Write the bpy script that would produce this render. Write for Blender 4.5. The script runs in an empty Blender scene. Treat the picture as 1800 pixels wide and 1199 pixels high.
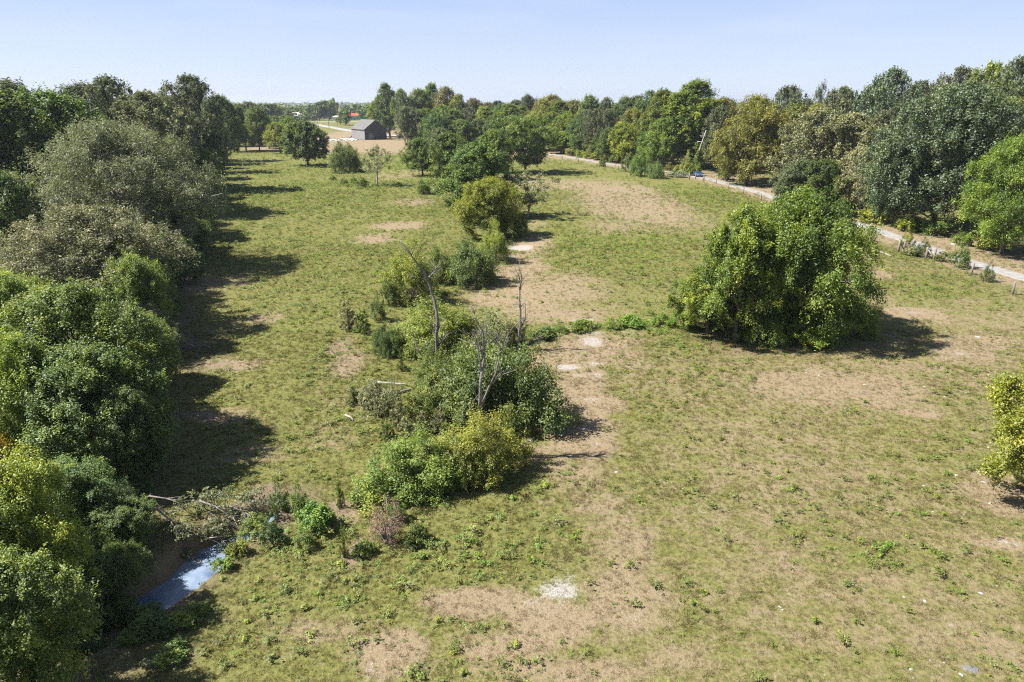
import bpy, math, random
import numpy as np
from mathutils import Vector, Matrix

# ------------------------------------------------------------------ camera, sky, sun, exposure
SC = bpy.context.scene
COL = SC.collection
PITCH = math.radians(19.4)
CAM_Z = 20.0
cam_data = bpy.data.cameras.new('camera')
cam_data.sensor_width = 36.0
cam_data.lens = 24.0
cam_data.clip_start = 0.1
cam_data.clip_end = 30000.0
cam = bpy.data.objects.new('camera', cam_data)
cam.location = (0, 0, CAM_Z)
cam.rotation_euler = (math.radians(90) - PITCH, 0, 0)
COL.objects.link(cam)
SC.camera = cam

SUN_ELEV = math.radians(50)
SHADOW_DIR = math.radians(1)            # shadows fall to +X 
to_sun = Vector((-math.cos(SHADOW_DIR) * math.cos(SUN_ELEV), -math.sin(SHADOW_DIR) * math.cos(SUN_ELEV), math.sin(SUN_ELEV)))
world = bpy.data.worlds.new('World')
SC.world = world
world.use_nodes = True
wn = world.node_tree
bg = wn.nodes['Background']
sky = wn.nodes.new('ShaderNodeTexSky')
sky.sky_type = 'NISHITA'
sky.sun_disc = False
sky.sun_elevation = SUN_ELEV
sky.sun_rotation = math.atan2(to_sun.x, to_sun.y)
sky.altitude = 200
sky.air_density = 1.0
sky.dust_density = 0.6
sky.ozone_density = 2.0
# a hot summer sky: pale milky blue at the horizon, deeper overhead, all the way round
geo = wn.nodes.new('ShaderNodeNewGeometry'); sep = wn.nodes.new('ShaderNodeSeparateXYZ')
wn.links.new(geo.outputs['Incoming'], sep.inputs[0])
up = wn.nodes.new('ShaderNodeMath'); up.operation = 'ABSOLUTE'; wn.links.new(sep.outputs['Z'], up.inputs[0])
skr = wn.nodes.new('ShaderNodeValToRGB'); wn.links.new(up.outputs[0], skr.inputs[0])
for el, (p_, c_) in zip([skr.color_ramp.elements[0], skr.color_ramp.elements[1], skr.color_ramp.elements.new(0.12), skr.color_ramp.elements.new(0.35)],
                        [(0.0, (4.7, 5.35, 6.8)), (1.0, (0.24, 0.55, 1.5)), (0.13, (3.2, 4.0, 6.1)), (0.40, (0.80, 1.45, 3.3))]):
    el.position = p_; el.color = (*c_, 1)
smx = wn.nodes.new('ShaderNodeMix'); smx.data_type = 'RGBA'; smx.inputs[0].default_value = 0.8
wn.links.new(sky.outputs[0], smx.inputs[6]); wn.links.new(skr.outputs[0], smx.inputs[7])
wmap = wn.nodes.new('ShaderNodeMapping'); wmap.inputs['Scale'].default_value = (2.2, 2.2, 16)
wn.links.new(geo.outputs['Incoming'], wmap.inputs[0])
wno = wn.nodes.new('ShaderNodeTexNoise'); wno.inputs['Scale'].default_value = 2.0; wno.inputs['Detail'].default_value = 5; wn.links.new(wmap.outputs[0], wno.inputs['Vector'])
wrg = wn.nodes.new('ShaderNodeMapRange'); wrg.inputs[1].default_value = 0.5; wrg.inputs[2].default_value = 0.8; wrg.inputs[4].default_value = 0.16; wn.links.new(wno.outputs[0], wrg.inputs[0])
wmx = wn.nodes.new('ShaderNodeMix'); wmx.data_type = 'RGBA'; wmx.inputs[7].default_value = (6.0, 6.3, 7.0, 1)
wn.links.new(wrg.outputs[0], wmx.inputs[0]); wn.links.new(smx.outputs[2], wmx.inputs[6])
wn.links.new(wmx.outputs[2], bg.inputs[0])
bg.inputs[1].default_value = 0.074

sun_data = bpy.data.lights.new('sun', 'SUN')
sun_data.energy = 5.0
sun_data.angle = math.radians(0.53)
sun_data.color = (1.0, 0.955, 0.88)
sun = bpy.data.objects.new('sun', sun_data)
sun.rotation_euler = to_sun.to_track_quat('Z', 'Y').to_euler()
sun.location = (-60, 10, 80)
COL.objects.link(sun)

SC.view_settings.view_transform = 'Standard'
SC.view_settings.look = 'None'
SC.view_settings.exposure = 1.12
SC.view_settings.gamma = 1.0
SC.view_settings.use_curve_mapping = False
SC.render.engine = 'CYCLES'
SC.cycles.max_bounces = 6
SC.cycles.diffuse_bounces = 3
SC.cycles.glossy_bounces = 2
SC.cycles.transmission_bounces = 3
SC.cycles.transparent_max_bounces = 4
SC.cycles.volume_bounces = 0
SC.cycles.filter_width = 1.15
SC.cycles.use_denoising = False
SC.cycles.denoiser = 'OPENIMAGEDENOISE'
SC.cycles.denoising_input_passes = 'RGB_ALBEDO_NORMAL'
SC.cycles.denoising_prefilter = 'ACCURATE'
SC.cycles.caustics_reflective = False
SC.cycles.caustics_refractive = False

# ------------------------------------------------------------------ small maths
RNG = np.random.default_rng(7)
random.seed(7)

def sstep(a, b, x):
    t = np.clip((np.asarray(x, float) - a) / (b - a), 0, 1)
    return t * t * (3 - 2 * t)

def _hash(ix, iy, seed):
    h = (ix.astype(np.int64) * 374761393 + iy.astype(np.int64) * 668265263 + seed * 974634541) & 0xffffffff
    h = ((h ^ (h >> 13)) * 1274126177) & 0xffffffff
    return ((h ^ (h >> 16)) & 0xffff) / 65535.0

def vnoise(x, y, seed=0):
    x = np.asarray(x, float); y = np.asarray(y, float)
    ix = np.floor(x); iy = np.floor(y)
    fx = x - ix; fy = y - iy
    fx = fx * fx * (3 - 2 * fx); fy = fy * fy * (3 - 2 * fy)
    a = _hash(ix, iy, seed); b = _hash(ix + 1, iy, seed)
    c = _hash(ix, iy + 1, seed); d = _hash(ix + 1, iy + 1, seed)
    return (a * (1 - fx) + b * fx) * (1 - fy) + (c * (1 - fx) + d * fx) * fy

def fbm(x, y, seed=0, oct=4):
    s = 0; a = 0.5; n = 0
    for k in range(oct):
        s = s + a * vnoise(np.asarray(x) * 2 ** k + 17.3 * k, np.asarray(y) * 2 ** k - 9.1 * k, seed + k); n += a; a *= 0.5
    return s / n

def poly_dist(x, y, pts):
    x = np.asarray(x, float); y = np.asarray(y, float)
    best = np.full(np.broadcast(x, y).shape, 1e9)
    for (ax, ay), (bx, by) in zip(pts[:-1], pts[1:]):
        dx, dy = bx - ax, by - ay
        t = np.clip(((x - ax) * dx + (y - ay) * dy) / (dx * dx + dy * dy), 0, 1)
        best = np.minimum(best, np.hypot(x - ax - t * dx, y - ay - t * dy))
    return best

# ------------------------------------------------------------------ the lie of the land
ROAD = [(66.5, 28), (64.5, 50), (61.9, 78), (60.2, 88), (59.8, 102), (59.4, 112), (57.6, 124), (57.0, 153), (56.2, 171),
        (54.0, 188), (50.6, 199), (43.5, 213), (31.5, 239), (21.5, 264), (13.5, 282), (4, 302), (-8, 330), (-30, 380), (-60, 430)]
CREEK = [(-22.0, 14.5), (-19.4, 18.5), (-17.2, 21.8), (-15.9, 23.8), (-15.0, 25.8), (-14.5, 28.2), (-13.2, 29.7), (-12.4, 31.2)]
POOL_Z = -1.0
DRAW = [(-9.5, 40), (-6.5, 44), (-8, 54), (-9, 66), (-4, 78), (-1.0, 92), (-3, 110), (-7, 124), (-10, 150), (-12, 185)]
SHADE = [(-14.5, 20), (-19.3, 31.9), (-27.3, 50), (-33.2, 63.4), (-43.5, 91.7), (-64.9, 148.8), (-118, 283)]

def left_edge(y):
    return np.interp(y, [p[1] for p in SHADE], [p[0] for p in SHADE])

def road_x(y):
    return np.interp(y, [p[1] for p in ROAD], [p[0] for p in ROAD])

def ground_z(x, y):
    x = np.asarray(x, float); y = np.asarray(y, float)
    near = 1 - sstep(350, 700, np.hypot(x, y))
    z = 0.7 * (fbm(x / 45.0, y / 45.0, 3, 2) - 0.5) * near
    z = z + 0.10 * (fbm(x / 4.0, y / 4.0, 5, 2) - 0.5) * (1 - sstep(80, 160, y))
    z = z + 4.0 * sstep(70, 125, x) * (1 - sstep(190, 260, y)) * sstep(20, 80, y)     # bank beyond the lane
    z = z - 0.5 * (1 - sstep(2, 11, poly_dist(x, y, DRAW)))                           # the dry draw
    c = poly_dist(x, y, CREEK)
    wid = 0.45 + 0.38 * (1 - sstep(28.3, 30, y)) + 0.5 * (fbm(x / 1.3, y / 1.3, 8, 2) - 0.5)
    bed = -0.72 - 0.85 * sstep(23.3, 24.6, y) * (1 - sstep(28.8, 30.5, y)) - 0.5 * sstep(30.3, 30.8, y) * (1 - sstep(31.6, 32.2, y))
    fc = 1 - sstep(0.85 * wid, 1.9 * wid, c)
    z = z * (1 - fc) + bed * fc
    rd = poly_dist(x, y, ROAD)
    flat = 1 - sstep(3.0, 7.0, rd)
    zr = 0.7 * (fbm(x / 45.0, y / 45.0, 3, 2) - 0.5) * near
    z = z * (1 - flat) + (zr + 0.02) * flat
    return z

CP, SP = math.cos(PITCH), math.sin(PITCH)
F = 1200.0

def on_ground(px, py):
    """the spot on the land seen in that direction (px, py in the photograph's 1800 x 1199 frame)"""
    u = (px - 900) / F; v = (py - 599.5) / F
    down = SP + v * CP; fwd = CP - v * SP
    t = CAM_Z / max(down, 0.004)
    for _ in range(25):
        z = float(ground_z(u * t, fwd * t))
        t = 0.5 * t + 0.5 * (CAM_Z - z) / max(down, 0.004)
    return u * t, fwd * t, t

def height_seen(py, y):
    """world height of a point at forward distance y that is seen at row py"""
    v = (py - 599.5) / F
    return CAM_Z - (SP + v * CP) / (CP - v * SP) * y

def x_seen(px, y, z):
    return (px - 900) / F * (y * CP + (CAM_Z - z) * SP)

def seen(x, y, z):
    t = y * CP + (CAM_Z - z) * SP
    return 900 + F * x / t, 599.5 + F * ((CAM_Z - z) * CP - y * SP) / t

# ------------------------------------------------------------------ materials
def nt(name):
    m = bpy.data.materials.new(name); m.use_nodes = True
    t = m.node_tree; t.nodes.clear()
    o = t.nodes.new('ShaderNodeOutputMaterial')
    return m, t, o

def N(t, kind, **kw):
    n = t.nodes.new(kind)
    for k, v in kw.items():
        setattr(n, k, v)
    return n

def ramp(t, fac, stops):
    r = t.nodes.new('ShaderNodeValToRGB')
    e = r.color_ramp.elements
    while len(e) < len(stops):
        e.new(0.5)
    for el, (p, c) in zip(e, stops):
        el.position = p
        el.color = (c[0], c[1], c[2], 1) if len(c) == 3 else c
    t.links.new(fac, r.inputs[0])
    return r.outputs[0]

def mixc(t, fac, a, b, mode='MIX'):
    n = t.nodes.new('ShaderNodeMix'); n.data_type = 'RGBA'; n.blend_type = mode
    for s, v in ((n.inputs[0], fac), (n.inputs[6], a), (n.inputs[7], b)):
        if isinstance(v, (int, float)):
            s.default_value = v
        elif isinstance(v, tuple):
            s.default_value = (v[0], v[1], v[2], 1)
        else:
            t.links.new(v, s)
    return n.outputs[2]

def mth(t, op, a, b=None, c=None, clamp=False):
    n = t.nodes.new('ShaderNodeMath'); n.operation = op; n.use_clamp = clamp
    for i, v in enumerate((a, b, c)):
        if v is None: continue
        if isinstance(v, (int, float)): n.inputs[i].default_value = v
        else: t.links.new(v, n.inputs[i])
    return n.outputs[0]

def noise(t, scale, detail=3, rough=0.6, vec=None):
    n = t.nodes.new('ShaderNodeTexNoise')
    n.inputs['Scale'].default_value = scale; n.inputs['Detail'].default_value = detail; n.inputs['Roughness'].default_value = rough
    if vec is None:
        tc = t.nodes.new('ShaderNodeTexCoord'); vec = tc.outputs['Object']
    t.links.new(vec, n.inputs['Vector'])
    return n.outputs[0]

def simple(name, color, rough=0.7, var=0.25, scale=2.0, metallic=0.0, bump=0.0, stretch=None):
    m, t, o = nt(name)
    b = N(t, 'ShaderNodeBsdfPrincipled')
    tc = t.nodes.new('ShaderNodeTexCoord'); vec = tc.outputs['Object']
    if stretch:
        mp = t.nodes.new('ShaderNodeMapping'); mp.inputs['Scale'].default_value = stretch
        t.links.new(vec, mp.inputs[0]); vec = mp.outputs[0]
    f = noise(t, scale, 5, 0.65, vec)
    lo = tuple(c * (1 - var) for c in color); hi = tuple(min(1, c * (1 + var)) for c in color)
    t.links.new(ramp(t, f, [(0.3, lo), (0.7, hi)]), b.inputs['Base Color'])
    b.inputs['Roughness'].default_value = rough; b.inputs['Metallic'].default_value = metallic
    if bump:
        bp = N(t, 'ShaderNodeBump'); bp.inputs['Strength'].default_value = bump; bp.inputs['Distance'].default_value = 0.05
        t.links.new(f, bp.inputs['Height']); t.links.new(bp.outputs[0], b.inputs['Normal'])
    t.links.new(b.outputs[0], o.inputs[0])
    return m

def leaf_mat(name, dark, mid, light, trans=0.42, gloss=0.05, tint_attr='tint', vary=0.22):
    """leaf: diffuse + light coming through + a little shine; colour runs with each leaf's own tint"""
    m, t, o = nt(name)
    at = N(t, 'ShaderNodeAttribute', attribute_name=tint_attr)
    oi = N(t, 'ShaderNodeObjectInfo')
    col = ramp(t, at.outputs['Fac'], [(0.05, dark), (0.5, mid), (0.95, light)])
    hsv = N(t, 'ShaderNodeHueSaturation')
    t.links.new(col, hsv.inputs['Color'])
    t.links.new(mth(t, 'MULTIPLY_ADD', oi.outputs['Random'], 2 * vary, 1 - vary), hsv.inputs['Value'])
    r2 = mth(t, 'FRACT', mth(t, 'MULTIPLY', oi.outputs['Random'], 7.31))
    t.links.new(mth(t, 'MULTIPLY_ADD', r2, 0.036, 0.482), hsv.inputs['Hue'])
    d = N(t, 'ShaderNodeBsdfDiffuse'); t.links.new(hsv.outputs[0], d.inputs[0])
    tr = N(t, 'ShaderNodeBsdfTranslucent')
    t.links.new(mixc(t, 0.35, hsv.outputs[0], (1.0, 0.95, 0.12), 'MULTIPLY'), tr.inputs[0])
    mx = N(t, 'ShaderNodeMixShader'); mx.inputs[0].default_value = trans
    t.links.new(d.outputs[0], mx.inputs[1]); t.links.new(tr.outputs[0], mx.inputs[2])
    g = N(t, 'ShaderNodeBsdfGlossy'); g.inputs['Roughness'].default_value = 0.6
    g.inputs['Color'].default_value = (0.9, 0.95, 1, 1)
    m2 = N(t, 'ShaderNodeMixShader'); m2.inputs[0].default_value = gloss
    t.links.new(mx.outputs[0], m2.inputs[1]); t.links.new(g.outputs[0], m2.inputs[2])
    t.links.new(m2.outputs[0], o.inputs[0])
    return m

LEAF = {
    'green':  leaf_mat('leaf_green', (0.086, 0.143, 0.020), (0.214, 0.296, 0.035), (0.417, 0.459, 0.051)),
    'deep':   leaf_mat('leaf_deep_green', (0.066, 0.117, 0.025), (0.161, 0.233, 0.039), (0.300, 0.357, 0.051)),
    'gray':   leaf_mat('leaf_grey_green', (0.144, 0.170, 0.074), (0.270, 0.297, 0.152), (0.448, 0.460, 0.299), trans=0.36, gloss=0.03),
    'dull':   leaf_mat('leaf_dull_green', (0.085, 0.108, 0.050), (0.170, 0.200, 0.092), (0.300, 0.325, 0.165), trans=0.34, gloss=0.03),
    'olive':  leaf_mat('leaf_olive', (0.140, 0.160, 0.030), (0.290, 0.320, 0.055), (0.460, 0.470, 0.090)),
    'yellow': leaf_mat('leaf_yellow', (0.170, 0.210, 0.018), (0.400, 0.440, 0.032), (0.600, 0.580, 0.045)),
    'lime':   leaf_mat('leaf_yellow_green', (0.118, 0.168, 0.018), (0.310, 0.372, 0.033), (0.567, 0.571, 0.045)),
    'blue':   leaf_mat('leaf_blue_green', (0.077, 0.128, 0.057), (0.155, 0.224, 0.093), (0.289, 0.357, 0.147), trans=0.3, gloss=0.07),
    'walnut': leaf_mat('leaf_walnut', (0.096, 0.158, 0.018), (0.257, 0.342, 0.035), (0.482, 0.520, 0.051)),
    'brown':  leaf_mat('leaf_dull_brown', (0.134, 0.120, 0.047), (0.251, 0.214, 0.083), (0.374, 0.306, 0.118), trans=0.3),
    'weed':   leaf_mat('leaf_weed', (0.100, 0.151, 0.026), (0.209, 0.275, 0.043), (0.350, 0.366, 0.065)),
    'sage':   leaf_mat('leaf_sage', (0.161, 0.193, 0.079), (0.306, 0.321, 0.141), (0.465, 0.450, 0.225), trans=0.3),
    'lush':   leaf_mat('leaf_lush', (0.114, 0.201, 0.022), (0.237, 0.368, 0.035), (0.377, 0.468, 0.052)),
    'dry':    leaf_mat('leaf_dry_brown', (0.189, 0.129, 0.084), (0.364, 0.251, 0.164), (0.553, 0.386, 0.248), trans=0.15),
    'orange': leaf_mat('leaf_orange', (0.480, 0.308, 0.021), (0.750, 0.565, 0.031), (0.750, 0.694, 0.039)),
}
BARK = simple('bark_brown', (0.135, 0.105, 0.080), 0.9, 0.4, 3.0, bump=0.5, stretch=(3, 3, 0.6))
BARK_GREY = simple('bark_pale_grey', (0.30, 0.275, 0.245), 0.9, 0.35, 3.0, bump=0.4, stretch=(3, 3, 0.6))
DEADWOOD = simple('dead_wood_grey', (0.20, 0.178, 0.16), 0.85, 0.45, 4.0, bump=0.5, stretch=(4, 4, 0.8))
DEADWOOD_PALE = simple('dead_wood_pale', (0.34, 0.31, 0.28), 0.85, 0.3, 4.0, bump=0.4)
POSTWOOD = simple('post_wood', (0.26, 0.215, 0.175), 0.9, 0.35, 5.0, bump=0.4, stretch=(5, 5, 0.7))
STONE = simple('white_limestone', (0.42, 0.40, 0.38), 0.9, 0.22, 6.0, bump=0.5)
STONE_GREY = simple('grey_stone', (0.17, 0.165, 0.165), 0.9, 0.25, 5.0, bump=0.5)
STEEL = simple('wire_steel', (0.35, 0.33, 0.31), 0.5, 0.2, 5.0, metallic=0.8)

# ------------------------------------------------------------------ mesh helpers
def mesh_from(name, verts, faces, mat=None, smooth=False):
    me = bpy.data.meshes.new(name)
    me.from_pydata([tuple(v) for v in verts], [], faces)
    me.update()
    if mat: me.materials.append(mat)
    if smooth:
        me.polygons.foreach_set('use_smooth', [True] * len(me.polygons))
    return me

def mesh_np(name, co, polys, mat=None, tint=None, smooth=False):
    """co (n,3), polys (f,k) with constant k"""
    me = bpy.data.meshes.new(name)
    k = polys.shape[1]; f = polys.shape[0]
    me.vertices.add(len(co)); me.vertices.foreach_set('co', np.ascontiguousarray(co, np.float32).ravel())
    me.loops.add(f * k); me.loops.foreach_set('vertex_index', np.ascontiguousarray(polys, np.int32).ravel())
    me.polygons.add(f)
    me.polygons.foreach_set('loop_start', np.arange(0, f * k, k, dtype=np.int32))
    if smooth: me.polygons.foreach_set('use_smooth', np.ones(f, bool))
    if tint is not None:
        a = me.attributes.new('tint', 'FLOAT', 'POINT'); a.data.foreach_set('value', np.ascontiguousarray(tint, np.float32))
    me.update(calc_edges=True)
    if mat: me.materials.append(mat)
    return me

def obj(name, me, parent=None, loc=None):
    o = bpy.data.objects.new(name, me)
    if loc is not None: o.location = loc
    if parent is not None: o.parent = parent
    COL.objects.link(o)
    return o

def tag(o, label=None, cat=None, group=None, kind=None):
    if label: o['label'] = label
    if cat: o['category'] = cat
    if group: o['group'] = group
    if kind: o['kind'] = kind
    return o

def thing(name, label, cat, loc=(0, 0, 0), rotz=0.0, group=None):
    o = bpy.data.objects.new(name, None)
    o.empty_display_size = 0.3
    o.location = loc; o.rotation_euler = (0, 0, rotz)
    COL.objects.link(o)
    return tag(o, label, cat, group)

class Tubes:
    def __init__(self):
        self.v = []; self.f = []
    def add(self, pts, radii, sides=6, cap=True):
        pts = [Vector(p) for p in pts]
        base = len(self.v)
        for i, p in enumerate(pts):
            d = (pts[min(i + 1, len(pts) - 1)] - pts[max(i - 1, 0)])
            d = d.normalized() if d.length > 1e-6 else Vector((0, 0, 1))
            a = d.cross(Vector((0.31, 0.95, 0.11)))
            if a.length < 0.1: a = d.cross(Vector((1, 0, 0)))
            a.normalize(); b = d.cross(a)
            for s in range(sides):
                an = 2 * math.pi * s / sides
                self.v.append(p + (math.cos(an) * a + math.sin(an) * b) * float(radii[i]))
        for i in range(len(pts) - 1):
            for s in range(sides):
                s2 = (s + 1) % sides
                self.f.append((base + i * sides + s, base + i * sides + s2, base + (i + 1) * sides + s2, base + (i + 1) * sides + s))
        if cap:
            self.f.append(tuple(base + (len(pts) - 1) * sides + s for s in range(sides)))
            self.f.append(tuple(base + s for s in reversed(range(sides))))
    def mesh(self, name, mat):
        return mesh_from(name, self.v, self.f, mat, smooth=True)

class Boxes:
    def __init__(self):
        self.v = []; self.f = []
    def box(self, x0, x1, y0, y1, z0, z1):
        b = len(self.v)
        self.v += [(x0, y0, z0), (x1, y0, z0), (x1, y1, z0), (x0, y1, z0), (x0, y0, z1), (x1, y0, z1), (x1, y1, z1), (x0, y1, z1)]
        self.f += [tuple(b + i for i in q) for q in ((3, 2, 1, 0), (4, 5, 6, 7), (0, 1, 5, 4), (1, 2, 6, 5), (2, 3, 7, 6), (3, 0, 4, 7))]
    def poly(self, front, depth):
        """prism: polygon 'front' (list of xyz) pushed along the vector depth"""
        b = len(self.v); n = len(front)
        self.v += [tuple(p) for p in front] + [tuple(Vector(p) + Vector(depth)) for p in front]
        self.f.append(tuple(b + i for i in range(n)))
        self.f.append(tuple(b + n + i for i in reversed(range(n))))
        for i in range(n):
            j = (i + 1) % n
            self.f.append((b + j, b + i, b + n + i, b + n + j))
    def mesh(self, name, mat):
        return mesh_from(name, self.v, self.f, mat)

# ------------------------------------------------------------------ foliage
def leaves_mesh(name, P, Nn, L, W, tint, mat, rng):
    """every leaf a small folded diamond"""
    n = len(P)
    Nn = Nn / (np.linalg.norm(Nn, axis=1, keepdims=True) + 1e-9)
    r = rng.normal(size=(n, 3))
    T = np.cross(Nn, r); T /= (np.linalg.norm(T, axis=1, keepdims=True) + 1e-9)
    B = np.cross(Nn, T)
    L = np.broadcast_to(np.asarray(L), (n,))[:, None]; W = np.broadcast_to(np.asarray(W), (n,))[:, None]
    fold = Nn * (W * 0.22)
    co = np.empty((n, 4, 3))
    co[:, 0] = P - T * L * 0.5
    co[:, 1] = P + B * W * 0.5 + fold + T * L * 0.08
    co[:, 2] = P + T * L * 0.5 - Nn * L * 0.12
    co[:, 3] = P - B * W * 0.5 + fold + T * L * 0.08
    polys = np.arange(n * 4).reshape(n, 4)
    return mesh_np(name, co.reshape(-1, 3), polys, mat, np.repeat(tint, 4))

def clump_leaves(centres, radii, per, leaf, aspect, rng, flat=0.75, droop=0.0, up=0.5, rnd=0.7, tint_spread=0.16, ctint=None, axis_r=None, spray=0):
    k = len(centres)
    if ctint is None: ctint = np.clip(0.45 + tint_spread * rng.normal(size=k), 0.02, 0.98)
    n_each = np.maximum(4, (per * (radii / radii.mean()) ** 2).astype(int))
    idx = np.repeat(np.arange(k), n_each)
    n = len(idx)
    d = rng.normal(size=(n, 3)); d /= np.linalg.norm(d, axis=1, keepdims=True)
    d[:, 2] = np.where(d[:, 2] < -0.25, -d[:, 2] * 0.8, d[:, 2])
    r = rng.uniform(0, 1, n) ** 0.42
    off = d * (r * radii[idx])[:, None]
    off[:, 2] *= flat
    if spray:
        # leafy twigs that reach out and up from the clump, so the edge is feathered
        out = centres * np.array([1, 1, 0]) / (np.linalg.norm(centres[:, :2], axis=1, keepdims=True) + 0.3)
        tw = rng.normal(size=(k, spray, 3)) * 0.75 + out[:, None, :] * 0.55 + np.array([0, 0, 0.50])
        tw /= np.linalg.norm(tw, axis=2, keepdims=True)
        ln = rng.uniform(0.55, 1.65, (k, spray))
        w = rng.integers(0, spray, n)
        q = rng.uniform(0, 1, n) ** 0.75
        off = tw[idx, w] * (q * ln[idx, w] * radii[idx])[:, None] + rng.normal(size=(n, 3)) * (radii[idx] * (0.27 - 0.13 * q))[:, None]
        off[:, 2] *= min(1.35, 0.3 + flat)
        d = d * 0.6 + tw[idx, w] * 0.5
    hr = np.hypot(off[:, 0], off[:, 1])
    off[:, 2] -= droop * hr * hr / np.maximum(radii[idx], 0.1)
    P = centres[idx] + off
    Nn = d * 0.6 + np.array([0, 0, up]) + rnd * rng.normal(size=(n, 3)) * 0.6
    L = leaf * rng.uniform(0.65, 1.3, n)
    tint = np.clip(ctint[idx] + rng.normal(size=n) * 0.13, 0.0, 1.0)
    return P, Nn, L, L * aspect, tint

PROF = {
    'round':  ([0, .1, .3, .55, .8, .93, 1], [.45, .75, 1.0, .97, .72, .42, .12]),
    'oval':   ([0, .1, .35, .6, .8, .93, 1], [.55, .80, 1.0, .92, .68, .40, .10]),
    'umbrella': ([0, .2, .5, .72, .88, 1], [.28, .45, .82, 1.0, .85, .30]),
    'low':    ([0, .15, .4, .7, .9, 1], [.95, 1.0, .95, .75, .45, .15]),
    'tall':   ([0, .1, .3, .6, .85, 1], [.7, .95, 1.0, .85, .52, .14]),
}

def tree_proto(name, seed, H, R, bole, n_limb, k_clump, per, leaf, aspect=0.6, shape='round', rc=0.16, droop=0.15, spread=0.24,
               inner=0.5, up=0.95, rnd=0.7, mat='green', bark=BARK, tint_spread=0.16, lean=0.05, flat=0.75, ragged=0.18, r0=None, top_tint=0.0):
    rng = np.random.default_rng(seed)
    T = Tubes()
    r0 = r0 or 0.020 * H + 0.06
    top = np.array([lean * H * rng.normal(), lean * H * rng.normal(), 0.80 * H])
    tr = []; nseg = 7
    for i in range(nseg + 1):
        s = i / nseg
        w = 0.02 * H * math.sin(3.3 * s + seed)
        tr.append((top[0] * s ** 1.5 + w * s, top[1] * s ** 1.5 - w * s, -0.5 + (top[2] + 0.5) * s))
    T.add(tr, [r0 * (1.35 if i == 0 else 1) * (1 - 0.85 * i / nseg) for i in range(nseg + 1)], 9)
    def trunk_at(z):
        s = np.clip((z + 0.5) / (top[2] + 0.5), 0, 1)
        w = 0.02 * H * math.sin(3.3 * s + seed)
        return np.array([top[0] * s ** 1.5 + w * s, top[1] * s ** 1.5 - w * s, z]), r0 * (1 - 0.85 * s)
    pz, pr = PROF[shape]
    C = []; RC = []; CT = []
    ga = 2.39996
    ph = rng.uniform(0, 6.283, 4)
    top_h = 0.0
    for i in range(n_limb):
        u = (i + 0.5) / n_limb
        t = 0.04 + 0.94 * u ** 0.85
        rr = np.interp(t, pz, pr) * R * (1 + ragged * rng.normal())
        rr = max(rr, 0.06 * R)
        az = i * ga + rng.normal() * 0.35
        rr *= 1 + 0.16 * math.sin(2 * az + ph[0] + 2.2 * t) + 0.12 * math.sin(3 * az + ph[1] - 3 * t)
        ez = bole + (H - bole) * min(0.97, t * (1 + 0.07 * rng.normal()) + 0.05 * math.sin(az + ph[2]))
        reach = 0.80
        end = np.array([math.cos(az) * rr * reach, math.sin(az) * rr * reach, ez]) + np.array([top[0], top[1], 0]) * t
        zs = np.clip(bole * 0.75 + (ez - bole) * 0.55 - 0.10 * rr, 0.12 * H, 0.78 * H)
        a, ra = trunk_at(zs)
        mid = a * 0.45 + end * 0.55 + np.array([0, 0, 0.06 * rr + 0.04 * H * rng.normal() * 0.5])
        rl = min(ra * 0.6, 0.008 * H + 0.03)
        T.add([a, a * 0.7 + mid * 0.3 + rng.normal(size=3) * 0.02 * H, mid, end], [rl, rl * 0.75, rl * 0.55, rl * 0.22], 5, False)
        lobe_t = 0.08 * rng.normal()
        for k in range(k_clump):
            off = rng.normal(size=3) * spread * R * np.array([1, 1, 0.55 * min(1.6, H / (2.2 * R))])
            c = end + off
            tt = np.clip((c[2] - bole) / (H - bole), 0.0, 1.0)
            lim = np.interp(tt, pz, pr) * R * 1.18
            q = c[:2] - top[:2] * tt
            qn = np.linalg.norm(q)
            if qn > lim: c[:2] = top[:2] * tt + q * lim / qn
            c[2] = min(max(c[2], bole * 0.8), H * 0.985)
            C.append(c); RC.append(rc * R * rng.uniform(0.65, 1.35)); CT.append(0.45 + lobe_t + tint_spread * rng.normal() + top_tint * (tt - 0.5))
            if k % 2 == 0:
                s0 = mid * 0.3 + end * 0.7
                T.add([s0, (s0 + c) * 0.5 + rng.normal(size=3) * 0.03 * R, c], [rl * 0.30, rl * 0.2, rl * 0.08], 3, False)
    ni = int(len(C) * inner * 0.5)
    for i in range(ni):                      # inner clumps close the crown
        t = rng.uniform(0.05, 0.9)
        rr = np.interp(t, pz, pr) * R * 0.62 * math.sqrt(rng.uniform())
        az = rng.uniform(0, 6.283)
        C.append(np.array([math.cos(az) * rr + top[0] * t, math.sin(az) * rr + top[1] * t, bole + (H - bole) * t]))
        RC.append(rc * R * rng.uniform(0.9, 1.5)); CT.append(0.4 + tint_spread * rng.normal())
    C = np.array(C); RC = np.array(RC)
    P, Nn, L, W, ti = clump_leaves(C, RC * 1.05, per, leaf, aspect, rng, flat, droop, up, rnd, ctint=np.clip(np.array(CT), 0.02, 0.98), spray=7)
    P[:, 2] = np.maximum(P[:, 2], 0.15)
    crown = leaves_mesh(name + '_crown', P, Nn, L, W, ti, LEAF[mat], rng)
    trunk = T.mesh(name + '_trunk', bark)
    return dict(crown=crown, trunk=trunk, H=H, R=R)

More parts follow.
